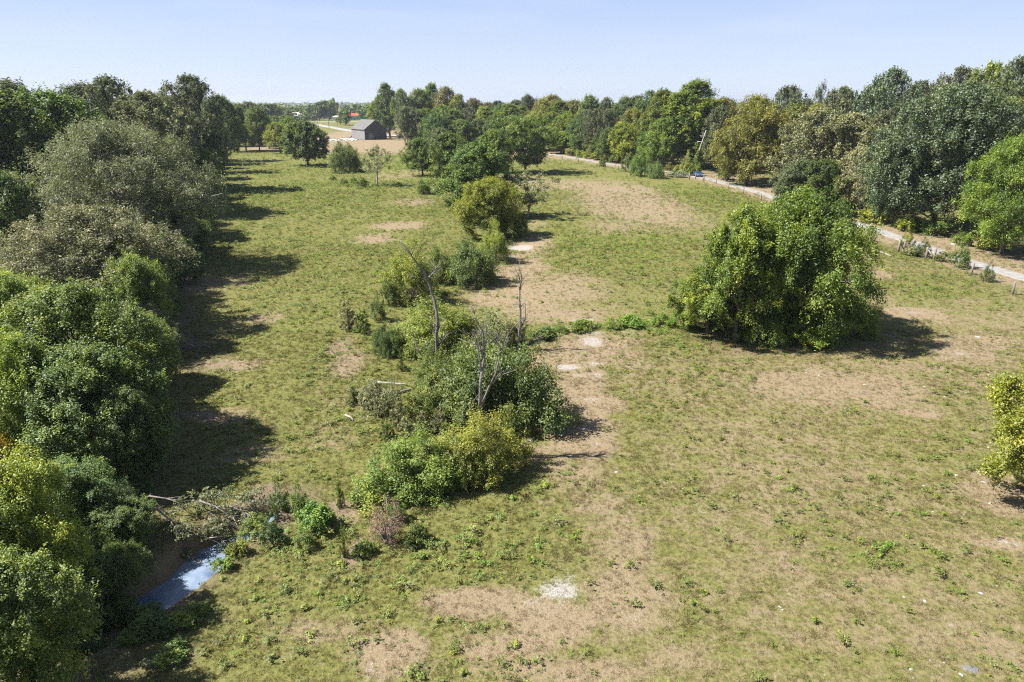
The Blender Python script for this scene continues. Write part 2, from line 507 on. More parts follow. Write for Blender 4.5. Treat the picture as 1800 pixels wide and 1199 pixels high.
def bush_proto(name, seed, R, H, n, per, leaf, aspect=0.6, rc=0.22, mat='green', up=0.8, rnd=0.8, droop=0.1, spiky=0.0, tint_spread=0.16, stems=9, bark=BARK):
    rng = np.random.default_rng(seed)
    C = []; RC = []
    T = Tubes()
    ph = rng.uniform(0, 6.28, 3)
    for i in range(n):
        az = rng.uniform(0, 6.283); u = rng.uniform(0.0, 1.0)
        el = math.asin(u ** 0.8)
        r = rng.uniform(0.45, 0.92) ** 0.6
        lob = 1 + 0.16 * math.sin(2 * az + ph[0]) + 0.12 * math.sin(3 * az + ph[1]) + 0.12 * rng.normal()
        c = np.array([math.cos(az) * math.cos(el) * R * r * lob, math.sin(az) * math.cos(el) * R * r * lob, H * math.sin(el) * r * lob * (1 + spiky * rng.normal()) + 0.05 * H])
        c[2] = max(0.12 * H, c[2])
        C.append(c); RC.append(rc * R * rng.uniform(0.6, 1.3))
        if i % max(1, n // stems) == 0:
            T.add([(c[0] * 0.1, c[1] * 0.1, -0.1), c * 0.55 + np.array([0, 0, 0.1 * H]), c * 1.03], [0.022 * R, 0.014 * R, 0.004 * R], 4, False)
    C = np.array(C); RC = np.array(RC)
    P, Nn, L, W, ti = clump_leaves(C, RC * 1.05, per, leaf, aspect, rng, 0.8, droop, up, rnd, tint_spread, spray=6)
    P[:, 2] = np.maximum(P[:, 2], 0.03)
    return dict(crown=leaves_mesh(name + '_foliage', P, Nn, L, W, ti, LEAF[mat], rng), trunk=T.mesh(name + '_stems', bark), H=H, R=R)

FAMILY = []
def family(o, base, place):
    """remember a look-alike; name_family() later tells it apart by its place"""
    FAMILY.append((o, base, place)); return o

ORD = ['leftmost', 'second from left', 'third from left', 'fourth from left', 'fifth from left', 'sixth from left', 'seventh from left', 'eighth from left', 'ninth from left', 'tenth from left']
def name_family():
    byl = {}
    for o, base, place in FAMILY: byl.setdefault(f'{base} {place}', []).append(o)
    for lab, os_ in byl.items():
        os_.sort(key=lambda o: seen(*o.location)[0])
        for i, o in enumerate(os_):
            if len(os_) == 1: o['label'] = lab
            elif len(os_) == 2: o['label'] = f'{lab}, the {("left", "right")[i]} one'
            else: o['label'] = f'{lab}, {"rightmost" if i == len(os_) - 1 else ORD[i]}'

def lane_place(px):
    for lim, w in ((735, 'just right of the barn'), (790, 'above the far end of the hedgerow'), (860, 'above the darkest hedgerow tree'), (920, 'left above the flat topped tree'), (985, 'right above the flat topped tree'),
                   (1050, 'where the lane fades out'), (1110, 'above the far lane fence'), (1165, 'above the spiky lane bush'), (1250, 'beside the tallest bright tree'), (1340, 'behind the olive yellow tree'), (1450, 'above the greyish tree'), (1600, 'left above the big oak'), (1730, 'right above the big oak')):
        if px < lim: return w
    return 'at the right edge'

def left_place(y):
    for lim, w in ((40, 'beside the creek'), (60, 'beside the fallen dead branch'), (95, 'below the silvery dome'), (140, 'just past the silvery dome'), (200, 'halfway along the meadow shade')):
        if y < lim: return w
    return 'at the far end of the meadow shade'
TINT = {'green': 'green', 'deep': 'dark green', 'lime': 'yellow-green', 'olive': 'olive', 'gray': 'grey-green', 'brown': 'brownish', 'sage': 'pale green', 'dull': 'grey-green', 'blue': 'blue-green'}

def set_mat(o, mat):
    o.material_slots[0].link = 'OBJECT'
    o.material_slots[0].material = mat

def place_tree(proto, x, y, H, R, name, label, cat='tree', leaf=None, bark=None, rot=None, group=None, sink=0.0, parts=('trunk', 'crown'), ry=None):
    z = float(ground_z(x, y)) - sink
    t = thing(name, label, cat, (x, y, z), random.uniform(0, 6.28) if rot is None else rot, group)
    t.scale = (R / proto['R'], (ry or R) / proto['R'], H / proto['H'])
    a = obj(parts[0], proto['trunk'], t)
    if bark: set_mat(a, bark)
    c = obj(parts[1], proto['crown'], t)
    if leaf: set_mat(c, LEAF[leaf])
    return t

# ------------------------------------------------------------------ ground
def axis(lo, hi, step, far_lo, far_hi, g=1.09):
    a = list(np.arange(lo, hi + 1e-6, step)); s = step
    while a[-1] < far_hi:
        s = min(s * g, 400); a.append(a[-1] + s)
    s = step; b = []
    x = lo
    while x > far_lo:
        s = min(s * g, 400); x -= s; b.append(x)
    return np.array(b[::-1] + a)

# worn and bare places in the pasture: (column, row, half width, half height, strength) as surveyed from the photograph
DRY = [(1010, 830, 60, 30, .42), (1050, 890, 50, 46, .38), (1085, 960, 50, 50, .5), (940, 540, 50, 30, .6), (1010, 590, 60, 20, .6), (1110, 350, 90, 34, .75), (1090, 400, 60, 16, .5), (700, 396, 45, 7, .7), (655, 420, 38, 8, .8), (720, 355, 40, 6, .5), (700, 305, 40, 10, .5),
       (940, 430, 30, 16, .9), (915, 470, 40, 22, .85), (900, 515, 70, 22, .75), (1000, 505, 70, 30, .6), (990, 555, 70, 14, .7),
       (1040, 615, 85, 26, .85), (985, 640, 60, 18, .7), (1030, 700, 50, 60, .95), (1030, 775, 55, 34, .85), (960, 800, 70, 18, .5), (1110, 640, 60, 14, .4),
       (1480, 680, 170, 38, .7), (1620, 727, 40, 9, .95), (1680, 620, 55, 14, .95), (1730, 600, 70, 12, .7), (1605, 550, 50, 12, .95), (1560, 487, 34, 9, .8), (1705, 530, 40, 10, .5),
       (1560, 640, 90, 18, .4), (830, 1055, 85, 24, .9), (970, 1090, 80, 40, .85), (690, 1145, 60, 34, .85), (900, 1130, 100, 30, .6), (1100, 1050, 80, 90, .6), (1105, 960, 50, 70, .55),
       (1780, 880, 70, 40, .7), (1760, 953, 50, 13, .8), (1010, 1180, 170, 22, .6), (1190, 1150, 120, 40, .35), (1500, 1120, 200, 50, .3), (1690, 1120, 120, 60, .4), (560, 1110, 90, 30, .4),
       (610, 640, 26, 20, .8), (595, 610, 22, 16, .7), (655, 690, 40, 8, .5), (620, 700, 60, 20, .3), (560, 770, 60, 22, .3), (445, 800, 60, 18, .4), (380, 730, 70, 14, .5), (360, 500, 70, 14, .5),
       (400, 640, 60, 14, .6), (460, 560, 40, 12, .4), (600, 905, 30, 20, .9), (622, 975, 18, 24, .9), (460, 865, 24, 14, .8), (1250, 900, 100, 40, .25), (1390, 1000, 60, 30, .3),
       (990, 325, 80, 8, .7), (910, 315, 60, 5, .6), (940, 395, 26, 6, .4), (1370, 760, 160, 30, .3)]
BARE = [(978, 1035, 42, 19, 1.0), (1000, 1010, 20, 8, .6), (955, 1075, 26, 8, .5), (1045, 640, 14, 5, .8), (1020, 660, 12, 4, .7), (1035, 745, 10, 4, .7), (1650, 630, 18, 5, .5), (930, 1060, 24, 9, .6), (1030, 755, 12, 6, .7), (1048, 660, 16, 6, .7), (1000, 575, 16, 4, .7), (1150, 1010, 16, 10, .4), (1120, 1090, 24, 12, .45), (880, 1120, 30, 10, .4), (1040, 600, 18, 11, .95), (1000, 645, 22, 6, 1.), (1025, 563, 24, 4, .95), (1047, 778, 10, 5, .8), (1040, 703, 16, 4, .8), (915, 436, 26, 5, 1.), (895, 452, 16, 4, .8),
        (1685, 622, 12, 4, .75), (1770, 953, 22, 5, .7), (1100, 583, 24, 4, .6), (1040, 585, 22, 4, .8), (655, 1172, 16, 6, .6), (1610, 550, 20, 4, .6), (990, 1000, 26, 10, .35),
        (1030, 727, 8, 6, .6), (960, 1085, 40, 14, .3), (670, 1198, 40, 6, .45), (1230, 1020, 14, 6, .5), (1285, 1012, 18, 6, .4)]
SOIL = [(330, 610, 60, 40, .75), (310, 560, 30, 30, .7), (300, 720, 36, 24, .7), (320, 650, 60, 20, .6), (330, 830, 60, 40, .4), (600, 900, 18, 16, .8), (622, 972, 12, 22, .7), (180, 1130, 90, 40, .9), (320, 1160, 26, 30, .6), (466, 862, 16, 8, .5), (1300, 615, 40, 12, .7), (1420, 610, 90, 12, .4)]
LUSH = [(1060, 572, 130, 13, 1.), (1180, 560, 60, 26, 1.), (960, 585, 50, 14, .9), (1530, 978, 90, 20, .9), (540, 340, 200, 40, .5), (620, 470, 120, 60, .3), (1100, 440, 130, 50, .6), (1650, 510, 90, 24, .6), (1180, 590, 60, 20, .8), (700, 960, 120, 30, .5),
        (820, 950, 130, 40, .5), (560, 930, 50, 26, .8), (620, 1050, 80, 40, .4), (720, 285, 30, 20, .9), (1250, 350, 90, 20, .5), (480, 300, 90, 14, .5), (1400, 940, 80, 16, .5)]
TRACKS = [[(1455, 1199), (1420, 1150), (1400, 1090), (1385, 1040), (1378, 1020)], [(1270, 950), (1240, 905), (1215, 870), (1190, 835), (1180, 810)], [(1640, 1199), (1660, 1130), (1680, 1080)]]

def to_world(lst):
    out = []
    for px, py, rx, ry, s in lst:
        x, y, t = on_ground(px, py)
        y1 = on_ground(px, py - ry)[1]; y0 = on_ground(px, py + ry)[1]
        out.append((x, y, rx * t / F, max(0.4, 0.5 * (y1 - y0)), s))
    return out
DRYW, BAREW, SOILW, LUSHW = map(to_world, (DRY, BARE, SOIL, LUSH))
TRACKW = [[on_ground(*p)[:2] for p in tr] for tr in TRACKS]

def blot(x, y, lst, soft=0.75):
    wx = (fbm(x / 2.2, y / 2.2, 31, 3) - 0.5); wy = (fbm(x / 2.2, y / 2.2, 41, 3) - 0.5)
    out = np.zeros(np.shape(x))
    for cx, cy, rx, ry, s in lst:
        m = (np.abs(x - cx) < 2.6 * rx + 2) & (np.abs(y - cy) < 2.6 * ry + 2)
        if not m.any(): continue
        k = min(2.2, 0.6 * min(rx, ry))
        q = np.hypot((x[m] - cx + 2 * k * wx[m]) / rx, (y[m] - cy + 2 * k * wy[m]) / ry)
        out[m] = np.maximum(out[m], s * (1 - sstep(1 - soft, 1 + soft, q)))
    return out

def field_masks(x, y):
    dry = blot(x, y, DRYW)
    bare = blot(x, y, BAREW, 0.6)
    soil = blot(x, y, SOILW)
    lush = blot(x, y, LUSHW)
    # the lower right of the pasture is thinner and drier, the left meadow greener
    dry = np.maximum(dry, 0.25 * sstep(-6, 14, x) * (1 - sstep(60, 120, y)))
    # hay stubble round the barn, beyond the meadow's edge
    hay = sstep(268, 290, y + 0.30 * (x + 60)) * sstep(-130, -105, x + 0.0 * y) * (1 - sstep(560, 640, y))
    dry = np.maximum(dry, (0.45 + 0.45 * fbm(x / 9, y / 14, 71, 3)) * np.where(x < 20, hay, 0))
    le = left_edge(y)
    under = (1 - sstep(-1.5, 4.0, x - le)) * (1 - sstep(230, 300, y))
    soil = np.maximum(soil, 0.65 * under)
    c = poly_dist(x, y, CREEK)
    soil = np.maximum(soil, 0.95 * (1 - sstep(1.2, 3.2, c)))
    rd = poly_dist(x, y, ROAD)
    dry = np.maximum(dry, 0.75 * (1 - sstep(2.5, 6.5, rd)))
    right = np.clip(x - road_x(y), 0, 100) * (y < 300)
    dry = np.maximum(dry, 0.6 * sstep(1.5, 3, right) * (1 - sstep(8, 16, right)))
    soil = np.maximum(soil, 0.3 * sstep(4, 10, right))
    for tr in TRACKW:
        w = 0.10 + 0.16 * vnoise(x / 1.7, y / 1.7, 77)
        d = poly_dist(x, y, tr) + 0.25 * (vnoise(x / 0.8, y / 0.8, 78) - 0.5)
        bare = np.maximum(bare, 0.55 * (1 - sstep(w * 0.5, w * 2.0, d)) * vnoise(x / 1.1, y / 1.1, 79) ** 0.5)
    return dry, bare, soil, lush

gx = axis(-46, 74, 0.42, -5000, 5000)
gy = axis(14, 112, 0.42, -300, 5600)
GX, GY = np.meshgrid(gx, gy)
GZ = ground_z(GX, GY)
co = np.stack([GX, GY, GZ], -1).reshape(-1, 3)
nx, ny = len(gx), len(gy)
ii = np.arange(nx * ny).reshape(ny, nx)
polys = np.stack([ii[:-1, :-1], ii[:-1, 1:], ii[1:, 1:], ii[1:, :-1]], -1).reshape(-1, 4)

def ground_material():
    m, t, o = nt('pasture_ground')
    A = {k: N(t, 'ShaderNodeAttribute', attribute_name=k).outputs['Fac'] for k in ('dry', 'bare', 'soil', 'lush')}
    n1 = noise(t, 0.09, 4); n2 = noise(t, 0.9, 4, 0.65); n3 = noise(t, 5.0, 4, 0.7); n4 = noise(t, 22.0, 3, 0.7)
    f = mth(t, 'ADD', mth(t, 'MULTIPLY', A['dry'], 1.35), mth(t, 'MULTIPLY', mth(t, 'SUBTRACT', n1, 0.5), 0.7))
    f = mth(t, 'ADD', f, mth(t, 'MULTIPLY', mth(t, 'SUBTRACT', n2, 0.5), 1.5))
    f = mth(t, 'ADD', f, mth(t, 'MULTIPLY', mth(t, 'SUBTRACT', n3, 0.5), 1.0))
    f = mth(t, 'SUBTRACT', f, mth(t, 'MULTIPLY', A['lush'], 0.35))
    mr = N(t, 'ShaderNodeMapRange', interpolation_type='SMOOTHSTEP'); mr.inputs[1].default_value = 0.0; mr.inputs[2].default_value = 0.80
    t.links.new(f, mr.inputs[0])
    green = ramp(t, n3, [(0.25, (0.071, 0.082, 0.023)), (0.5, (0.164, 0.166, 0.050)), (0.75, (0.253, 0.234, 0.090))])
    straw = ramp(t, n4, [(0.25, (0.136, 0.101, 0.059)), (0.5, (0.270, 0.210, 0.132)), (0.75, (0.385, 0.314, 0.217))])
    col = mixc(t, mr.outputs[0], green, straw)
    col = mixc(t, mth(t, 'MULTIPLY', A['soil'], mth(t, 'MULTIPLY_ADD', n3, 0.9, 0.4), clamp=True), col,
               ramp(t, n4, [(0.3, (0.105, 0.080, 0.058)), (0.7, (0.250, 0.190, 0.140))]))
    b = mth(t, 'ADD', A['bare'], mth(t, 'MULTIPLY', mth(t, 'SUBTRACT', n3, 0.5), 1.7))
    b = mth(t, 'ADD', b, mth(t, 'MULTIPLY', mth(t, 'SUBTRACT', n4, 0.5), 0.9))
    mb = N(t, 'ShaderNodeMapRange', interpolation_type='SMOOTHSTEP'); mb.inputs[1].default_value = 0.36; mb.inputs[2].default_value = 1.15
    t.links.new(mth(t, 'MULTIPLY', b, mth(t, 'GREATER_THAN', A['bare'], 0.03)), mb.inputs[0])
    col = mixc(t, mb.outputs[0], col, ramp(t, n4, [(0.35, (0.24, 0.205, 0.175)), (0.65, (0.52, 0.495, 0.48))]))
    p = N(t, 'ShaderNodeBsdfPrincipled'); t.links.new(col, p.inputs['Base Color'])
    p.inputs['Roughness'].default_value = 0.95; p.inputs['Specular IOR Level'].default_value = 0.1
    bp = N(t, 'ShaderNodeBump'); bp.inputs['Strength'].default_value = 0.75; bp.inputs['Distance'].default_value = 0.10
    t.links.new(mth(t, 'ADD', n3, mth(t, 'MULTIPLY', n4, 0.5)), bp.inputs['Height']); t.links.new(bp.outputs[0], p.inputs['Normal'])
    t.links.new(p.outputs[0], o.inputs[0])
    return m

me = mesh_np('ground', co, polys, ground_material(), smooth=True)
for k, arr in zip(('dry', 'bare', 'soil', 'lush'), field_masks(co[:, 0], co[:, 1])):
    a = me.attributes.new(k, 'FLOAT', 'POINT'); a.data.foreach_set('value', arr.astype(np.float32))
tag(obj('ground', me), kind='structure')

def ribbon(name, pts, width, mat, lift=0.03, step=1.5, crown=0.04, jag=0.0):
    P = [Vector((*p, 0)) for p in pts]
    line = []
    for i in range(len(P) - 1):
        n = max(1, int((P[i + 1] - P[i]).length / step))
        for k in range(n): line.append(P[i].lerp(P[i + 1], k / n))
    line.append(P[-1])
    for _ in range(6):                       # ease the corners
        line = [line[0]] + [(line[i - 1] + line[i] * 2 + line[i + 1]) / 4 for i in range(1, len(line) - 1)] + [line[-1]]
    V = []; Fc = []; cols = 7
    for i, p in enumerate(line):
        d = (line[min(i + 1, len(line) - 1)] - line[max(i - 1, 0)]).normalized(); s = Vector((d.y, -d.x, 0))
        wl = width / 2 * (1 + jag * random.uniform(-1, 1)); wr = width / 2 * (1 + jag * random.uniform(-1, 1))
        for k in range(cols):
            a = -1 + 2 * k / (cols - 1)
            q = p + s * (a * (wl if a < 0 else wr))
            V.append((q.x, q.y, float(ground_z(q.x, q.y)) + (lift + crown * (1 - a * a) if abs(a) < 1 else -0.06)))
    for i in range(len(line) - 1):
        for k in range(cols - 1):
            a = i * cols + k
            Fc.append((a, a + 1, a + cols + 1, a + cols))
    return tag(obj(name, mesh_from(name, V, Fc, mat, True)), kind='structure')

GRAVEL = simple('pale_gravel', (0.285, 0.275, 0.262), 0.95, 0.30, 1.1, bump=0.4)
ASPHALT = simple('pale_worn_asphalt', (0.32, 0.315, 0.31), 0.9, 0.15, 0.5)
ribbon('gravel_road', ROAD, 3.5, GRAVEL, jag=0.16)
ribbon('highway', [(-520, 690), (-330, 708), (-200, 716), (-60, 706), (80, 690)], 17, ASPHALT, 0.12, 6)
ribbon('side_road', [(-232, 712), (-190, 672), (-158, 600), (-122, 520), (-86, 450), (-60, 425), (-30, 405)], 8.5, ASPHALT, 0.10, 4)
sh = mesh_from('creek_water', [(x, y, POOL_Z) for x, y in ((-24, 13), (-13.5, 13), (-10.2, 24), (-9.0, 29), (-10, 32.5), (-13.5, 32.5), (-16, 30), (-19.5, 24), (-22, 18))], [tuple(range(9))])
def water_mat():
    m, t, o = nt('creek_water')
    b = N(t, 'ShaderNodeBsdfPrincipled')
    n1 = noise(t, 0.9, 4, 0.6)
    t.links.new(ramp(t, n1, [(0.35, (0.10, 0.15, 0.24)), (0.65, (0.25, 0.32, 0.43))]), b.inputs['Base Color'])
    b.inputs['Roughness'].default_value = 0.16; b.inputs['IOR'].default_value = 1.33; b.inputs['Specular IOR Level'].default_value = 0.9
    bp = N(t, 'ShaderNodeBump'); bp.inputs['Strength'].default_value = 0.18; bp.inputs['Distance'].default_value = 0.04
    t.links.new(noise(t, 4.0, 3), bp.inputs['Height']); t.links.new(bp.outputs[0], b.inputs['Normal'])
    t.links.new(b.outputs[0], o.inputs[0])
    return m
sh.materials.append(water_mat())
tag(obj('creek_water', sh), kind='structure')

# ------------------------------------------------------------------ tree and bush shapes
TP = {}
TP['maple_a'] = tree_proto('maple_a', 11, 11, 5.2, 1.6, 40, 11, 180, 0.18, 0.62, 'round', 0.14, 0.12, 0.22, 0.4, mat='green', ragged=0.26)
TP['maple_b'] = tree_proto('maple_b', 12, 10, 5.0, 1.2, 36, 11, 180, 0.18, 0.62, 'oval', 0.145, 0.14, 0.22, 0.4, mat='lime', ragged=0.28)
TP['silver_a'] = tree_proto('silver_a', 21, 16.5, 9.5, 3.0, 60, 16, 98, 0.25, 0.40, 'round', 0.085, 0.30, 0.20, 0.35, up=0.5, rnd=1.0, mat='gray', bark=BARK_GREY, ragged=0.30)
TP['silver_b'] = tree_proto('silver_b', 22, 13, 7.0, 2.2, 48, 14, 130, 0.21, 0.40, 'oval', 0.095, 0.30, 0.22, 0.35, up=0.5, rnd=1.0, mat='gray', bark=BARK_GREY, ragged=0.25)
TP['walnut'] = tree_proto('walnut', 31, 13, 7.4, 1.4, 48, 9, 205, 0.27, 0.42, 'round', 0.135, 0.45, 0.20, 0.4, up=0.6, mat='walnut', ragged=0.22)
TP['walnut_small'] = tree_proto('walnut_small', 32, 10, 4.2, 2.0, 24, 9, 200, 0.24, 0.42, 'oval', 0.16, 0.4, 0.22, 0.3, mat='walnut', ragged=0.24)
TP['yellow_near'] = tree_proto('yellow_near', 33, 9, 4.2, 1.2, 26, 9, 230, 0.165, 0.6, 'oval', 0.16, 0.2, 0.22, 0.3, mat='yellow', ragged=0.26)
TP['broad_a'] = tree_proto('broad_a', 41, 15, 6.2, 2.4, 34, 9, 110, 0.34, 0.62, 'round', 0.15, 0.15, 0.24, 0.4, mat='green', ragged=0.26)
TP['broad_b'] = tree_proto('broad_b', 42, 16, 5.6, 2.8, 34, 9, 110, 0.34, 0.62, 'oval', 0.155, 0.15, 0.24, 0.4, mat='deep', ragged=0.30)
TP['tall'] = tree_proto('tall', 43, 20, 5.2, 3.0, 34, 9, 110, 0.35, 0.62, 'tall', 0.17, 0.2, 0.24, 0.35, mat='green', ragged=0.25)
TP['wispy_a'] = tree_proto('wispy_a', 44, 18, 6.4, 4.0, 46, 10, 46, 0.42, 0.42, 'oval', 0.085, 0.2, 0.22, 0.3, up=0.5, rnd=1.0, mat='dull', bark=BARK_GREY, ragged=0.34, flat=1.7)
TP['wispy_b'] = tree_proto('wispy_b', 45, 17, 6.0, 3.4, 44, 10, 46, 0.42, 0.42, 'round', 0.09, 0.2, 0.24, 0.3, up=0.5, rnd=1.0, mat='dull', bark=BARK_GREY, ragged=0.34, flat=1.6)
TP['umbrella'] = tree_proto('umbrella', 46, 15.5, 9.5, 2.0, 36, 9, 110, 0.40, 0.5, 'umbrella', 0.12, 0.08, 0.18, 0.3, mat='olive', flat=0.45, ragged=0.10)
TP['oak'] = tree_proto('oak', 47, 19, 9.5, 2.6, 54, 9, 150, 0.31, 0.7, 'round', 0.12, 0.15, 0.19, 0.4, mat='blue', bark=BARK_GREY, ragged=0.18)
TP['locust'] = tree_proto('locust', 48, 17, 8.2, 1.8, 40, 9, 120, 0.38, 0.5, 'round', 0.13, 0.3, 0.20, 0.4, mat='olive', ragged=0.14)
TP['scraggly'] = tree_proto('scraggly', 49, 9, 4.6, 2.0, 14, 6, 60, 0.34, 0.5, 'umbrella', 0.14, 0.1, 0.22, 0.1, mat='sage', bark=BARK_GREY, ragged=0.3, lean=0.12)
TP['sparse'] = tree_proto('sparse', 50, 9, 3.6, 3.2, 15, 5, 60, 0.30, 0.5, 'round', 0.17, 0.1, 0.2, 0.0, mat='sage', bark=BARK_GREY, ragged=0.2, lean=0.10)
TP['lone'] = tree_proto('lone', 51, 13, 6.6, 1.9, 34, 8, 110, 0.42, 0.62, 'round', 0.15, 0.12, 0.19, 0.45, mat='deep', ragged=0.12)
TP['far_a'] = tree_proto('far_a', 61, 14, 6.5, 2.0, 18, 6, 44, 0.85, 0.7, 'round', 0.20, 0.1, 0.22, 0.4, mat='deep')
TP['far_b'] = tree_proto('far_b', 62, 16, 5.6, 2.2, 18, 6, 44, 0.85, 0.7, 'oval', 0.21, 0.1, 0.22, 0.4, mat='deep', ragged=0.25)
TP['far_c'] = tree_proto('far_c', 63, 12, 6.0, 1.6, 18, 6, 44, 0.85, 0.7, 'low', 0.20, 0.1, 0.22, 0.4, mat='green')
BP = {}
BP['big_a'] = bush_proto('big_a', 71, 3.4, 3.6, 150, 230, 0.14, mat='green', rc=0.20)
BP['big_b'] = bush_proto('big_b', 72, 3.4, 3.2, 150, 230, 0.14, 0.5, mat='deep', rc=0.19, droop=0.25)
BP['big_c'] = bush_proto('big_c', 73, 3.4, 3.8, 170, 165, 0.14, 0.45, mat='lime', rc=0.16, spiky=0.15, tint_spread=0.25)
BP['twiggy'] = bush_proto('twiggy', 74, 2.4, 3.4, 130, 60, 0.14, 0.35, mat='sage', rc=0.16, spiky=0.15, stems=60, bark=DEADWOOD)
BP['small_a'] = bush_proto('small_a', 75, 1.2, 1.3, 46, 90, 0.14, mat='green', rc=0.28)
BP['small_b'] = bush_proto('small_b', 76, 1.2, 1.7, 46, 90, 0.15, 0.35, mat='deep', rc=0.26, spiky=0.2)
BP['stalky'] = bush_proto('stalky', 77, 0.9, 2.0, 44, 50, 0.17, 0.3, mat='sage', rc=0.20, spiky=0.3, up=0.0, rnd=1.2, stems=24)
BP['dry'] = bush_proto('dry', 78, 1.4, 1.8, 60, 40, 0.13, 0.25, mat='dry', rc=0.24, spiky=0.15, stems=60, bark=DEADWOOD)

def tree_px(kind, px, y, top, width, name, label, leaf=None, bark=None, group=None, depth=None, rot=None, minh=2.0, **kw):
    """a tree standing y metres out, crown centred on column px, its top seen at row top, its crown width pixels wide"""
    zt = height_seen(top, y)
    x = x_seen(px, y, zt * 0.55)
    g = float(ground_z(x, y))
    H = max(minh, zt - g)
    t = y * CP + (CAM_Z - g - H * 0.55) * SP
    R = width * t / F / 2 * 0.94
    return place_tree(TP[kind], x, y, H, R, name, label, leaf=leaf, bark=bark, group=group, rot=rot, ry=depth, **kw)

def bush_px(kind, px, base, width, height, label, leaf=None, name='bush', cat='bush', group=None, rot=None, depth=None, bark=None):
    """a bush whose near foot is seen at row base; width and height in pixels as they appear"""
    x, y, t = on_ground(px, base)
    R = width * t / F / 2
    y += R * 0.8; t += R * 0.75
    x = (px - 900) / F * t
    dep = math.atan2(CAM_Z, y)
    H = max(0.35, (height * t / F - 0.9 * R * math.sin(dep)) / math.cos(dep))
    H = max(H, 0.62 * R) * 0.93; R *= 0.93
    return place_tree(BP[kind], x, y, H, R, name, label, cat, leaf, bark, rot, group, 0.02, ('stems', 'foliage'), depth)
# ------------------------------------------------------------------ the tree line on the left
TL = 'trees of the left tree line'
tree_px('maple_b', 30, 22.5, 815, 230, 'maple_tree', 'bright yellow-green tree in the near left corner beside the creek pool', 'lime', group=TL)
tree_px('yellow_near', 16, 25.0, 772, 90, 'maple_tree', 'golden orange topped tree at the left edge above the near corner tree', 'orange', group=TL)
tree_px('maple_a', -10, 18, 1010, 250, 'maple_tree', 'green leafy tree cut off at the bottom left corner', 'green', group=TL)
tree_px('maple_a', 152, 38, 516, 240, 'maple_tree', 'large dense green tree standing left of the fallen tree and the creek', 'green', group=TL)
tree_px('maple_b', 30, 34, 600, 190, 'maple_tree', 'yellow-green tree at the left edge behind the near corner tree', 'lime', group=TL)
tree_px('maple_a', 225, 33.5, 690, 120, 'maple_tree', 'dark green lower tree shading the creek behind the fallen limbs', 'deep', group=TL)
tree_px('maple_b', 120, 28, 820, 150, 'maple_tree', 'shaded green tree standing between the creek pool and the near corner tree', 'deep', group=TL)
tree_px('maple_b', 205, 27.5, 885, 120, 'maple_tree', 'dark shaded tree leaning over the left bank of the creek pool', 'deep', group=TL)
tree_px('maple_b', 215, 61, 428, 80, 'maple_tree', 'small yellow-green crown poking out below the silvery dome', 'lime', group=TL)
tree_px('maple_b', 95, 47, 515, 130, 'maple_tree', 'yellow-green tipped tree in front of the grey-green fine leaved tree', 'lime', group=TL)
tree_px('silver_b', 130, 60, 372, 330, 'silver_leaved_tree', 'grey-green fine leaved tree below the largest silvery crown', 'sage', BARK_GREY, group=TL)
tree_px('maple_b', 10, 50, 485, 150, 'maple_tree', 'yellow-green tree at the left edge in front of the grey-green trees', 'lime', group=TL)
tree_px('maple_b', 238, 55, 455, 110, 'maple_tree', 'small yellow-green tree beside the bare silvery trunk', 'green', group=TL)
tree_px('maple_a', 255, 47, 560, 100, 'maple_tree', 'green tree at the meadow edge beside the fallen dead branch', 'green', group=TL)
tree_px('silver_a', 215, 85, 222, 305, 'silver_leaved_tree', 'largest silvery grey tree with a wide domed crown over the meadow edge', 'gray', BARK_GREY, group=TL)
tree_px('maple_a', 335, 103, 330, 80, 'maple_tree', 'dark green tree tucked against the right side of the silvery dome', 'deep', group=TL)
tree_px('maple_b', 318, 78, 420, 70, 'maple_tree', 'small dark tree under the right side of the silvery dome', 'deep', group=TL)
tree_px('broad_a', 95, 112, 172, 190, 'broadleaf_tree', 'green tree with yellow-green top behind the silvery dome', 'green', group=TL)
tree_px('broad_b', -5, 100, 165, 190, 'broadleaf_tree', 'dark green tree cut by the left edge below the skyline', 'deep', group=TL)
tree_px('broad_a', 15, 76, 300, 150, 'broadleaf_tree', 'shaded dark green tree at the left edge beside the silvery dome', 'deep', group=TL)
tree_px('wispy_a', 215, 138, 142, 140, 'wispy_tree', 'tall grey wispy topped tree on the left skyline', 'dull', BARK_GREY, group=TL)
tree_px('wispy_b', 280, 128, 168, 170, 'wispy_tree', 'broad grey-green tree just behind the silvery dome', 'dull', BARK_GREY, group=TL)
tree_px('wispy_a', 330, 162, 138, 120, 'wispy_tree', 'tall grey round topped tree at the right end of the left skyline', 'dull', BARK_GREY, group=TL)
tree_px('broad_b', 160, 150, 155, 110, 'broadleaf_tree', 'dull green tree on the skyline left of the wispy topped tree', 'dull', group=TL)
tree_px('broad_b', 45, 150, 150, 120, 'broadleaf_tree', 'dull green tree on the skyline near the left edge', 'dull', group=TL)
tree_px('maple_a', 352, 130, 265, 70, 'maple_tree', 'green tree with its shadow across the meadow behind the dark one', 'green', group=TL)
tree_px('broad_a', 362, 165, 215, 70, 'broadleaf_tree', 'dark green tree at the far narrow end of the meadow shade', 'deep', group=TL)
tree_px('wispy_b', 375, 205, 180, 66, 'wispy_tree', 'grey-green tree far along the left tree line', 'dull', group=TL)
tree_px('broad_b', 392, 245, 172, 60, 'broadleaf_tree', 'last dark tree of the line at the far meadow corner', 'deep', group=TL)
tree_px('broad_a', 340, 230, 165, 66, 'broadleaf_tree', 'green tree seen over the far left tree line', 'green', group=TL)
rl = random.Random(21)
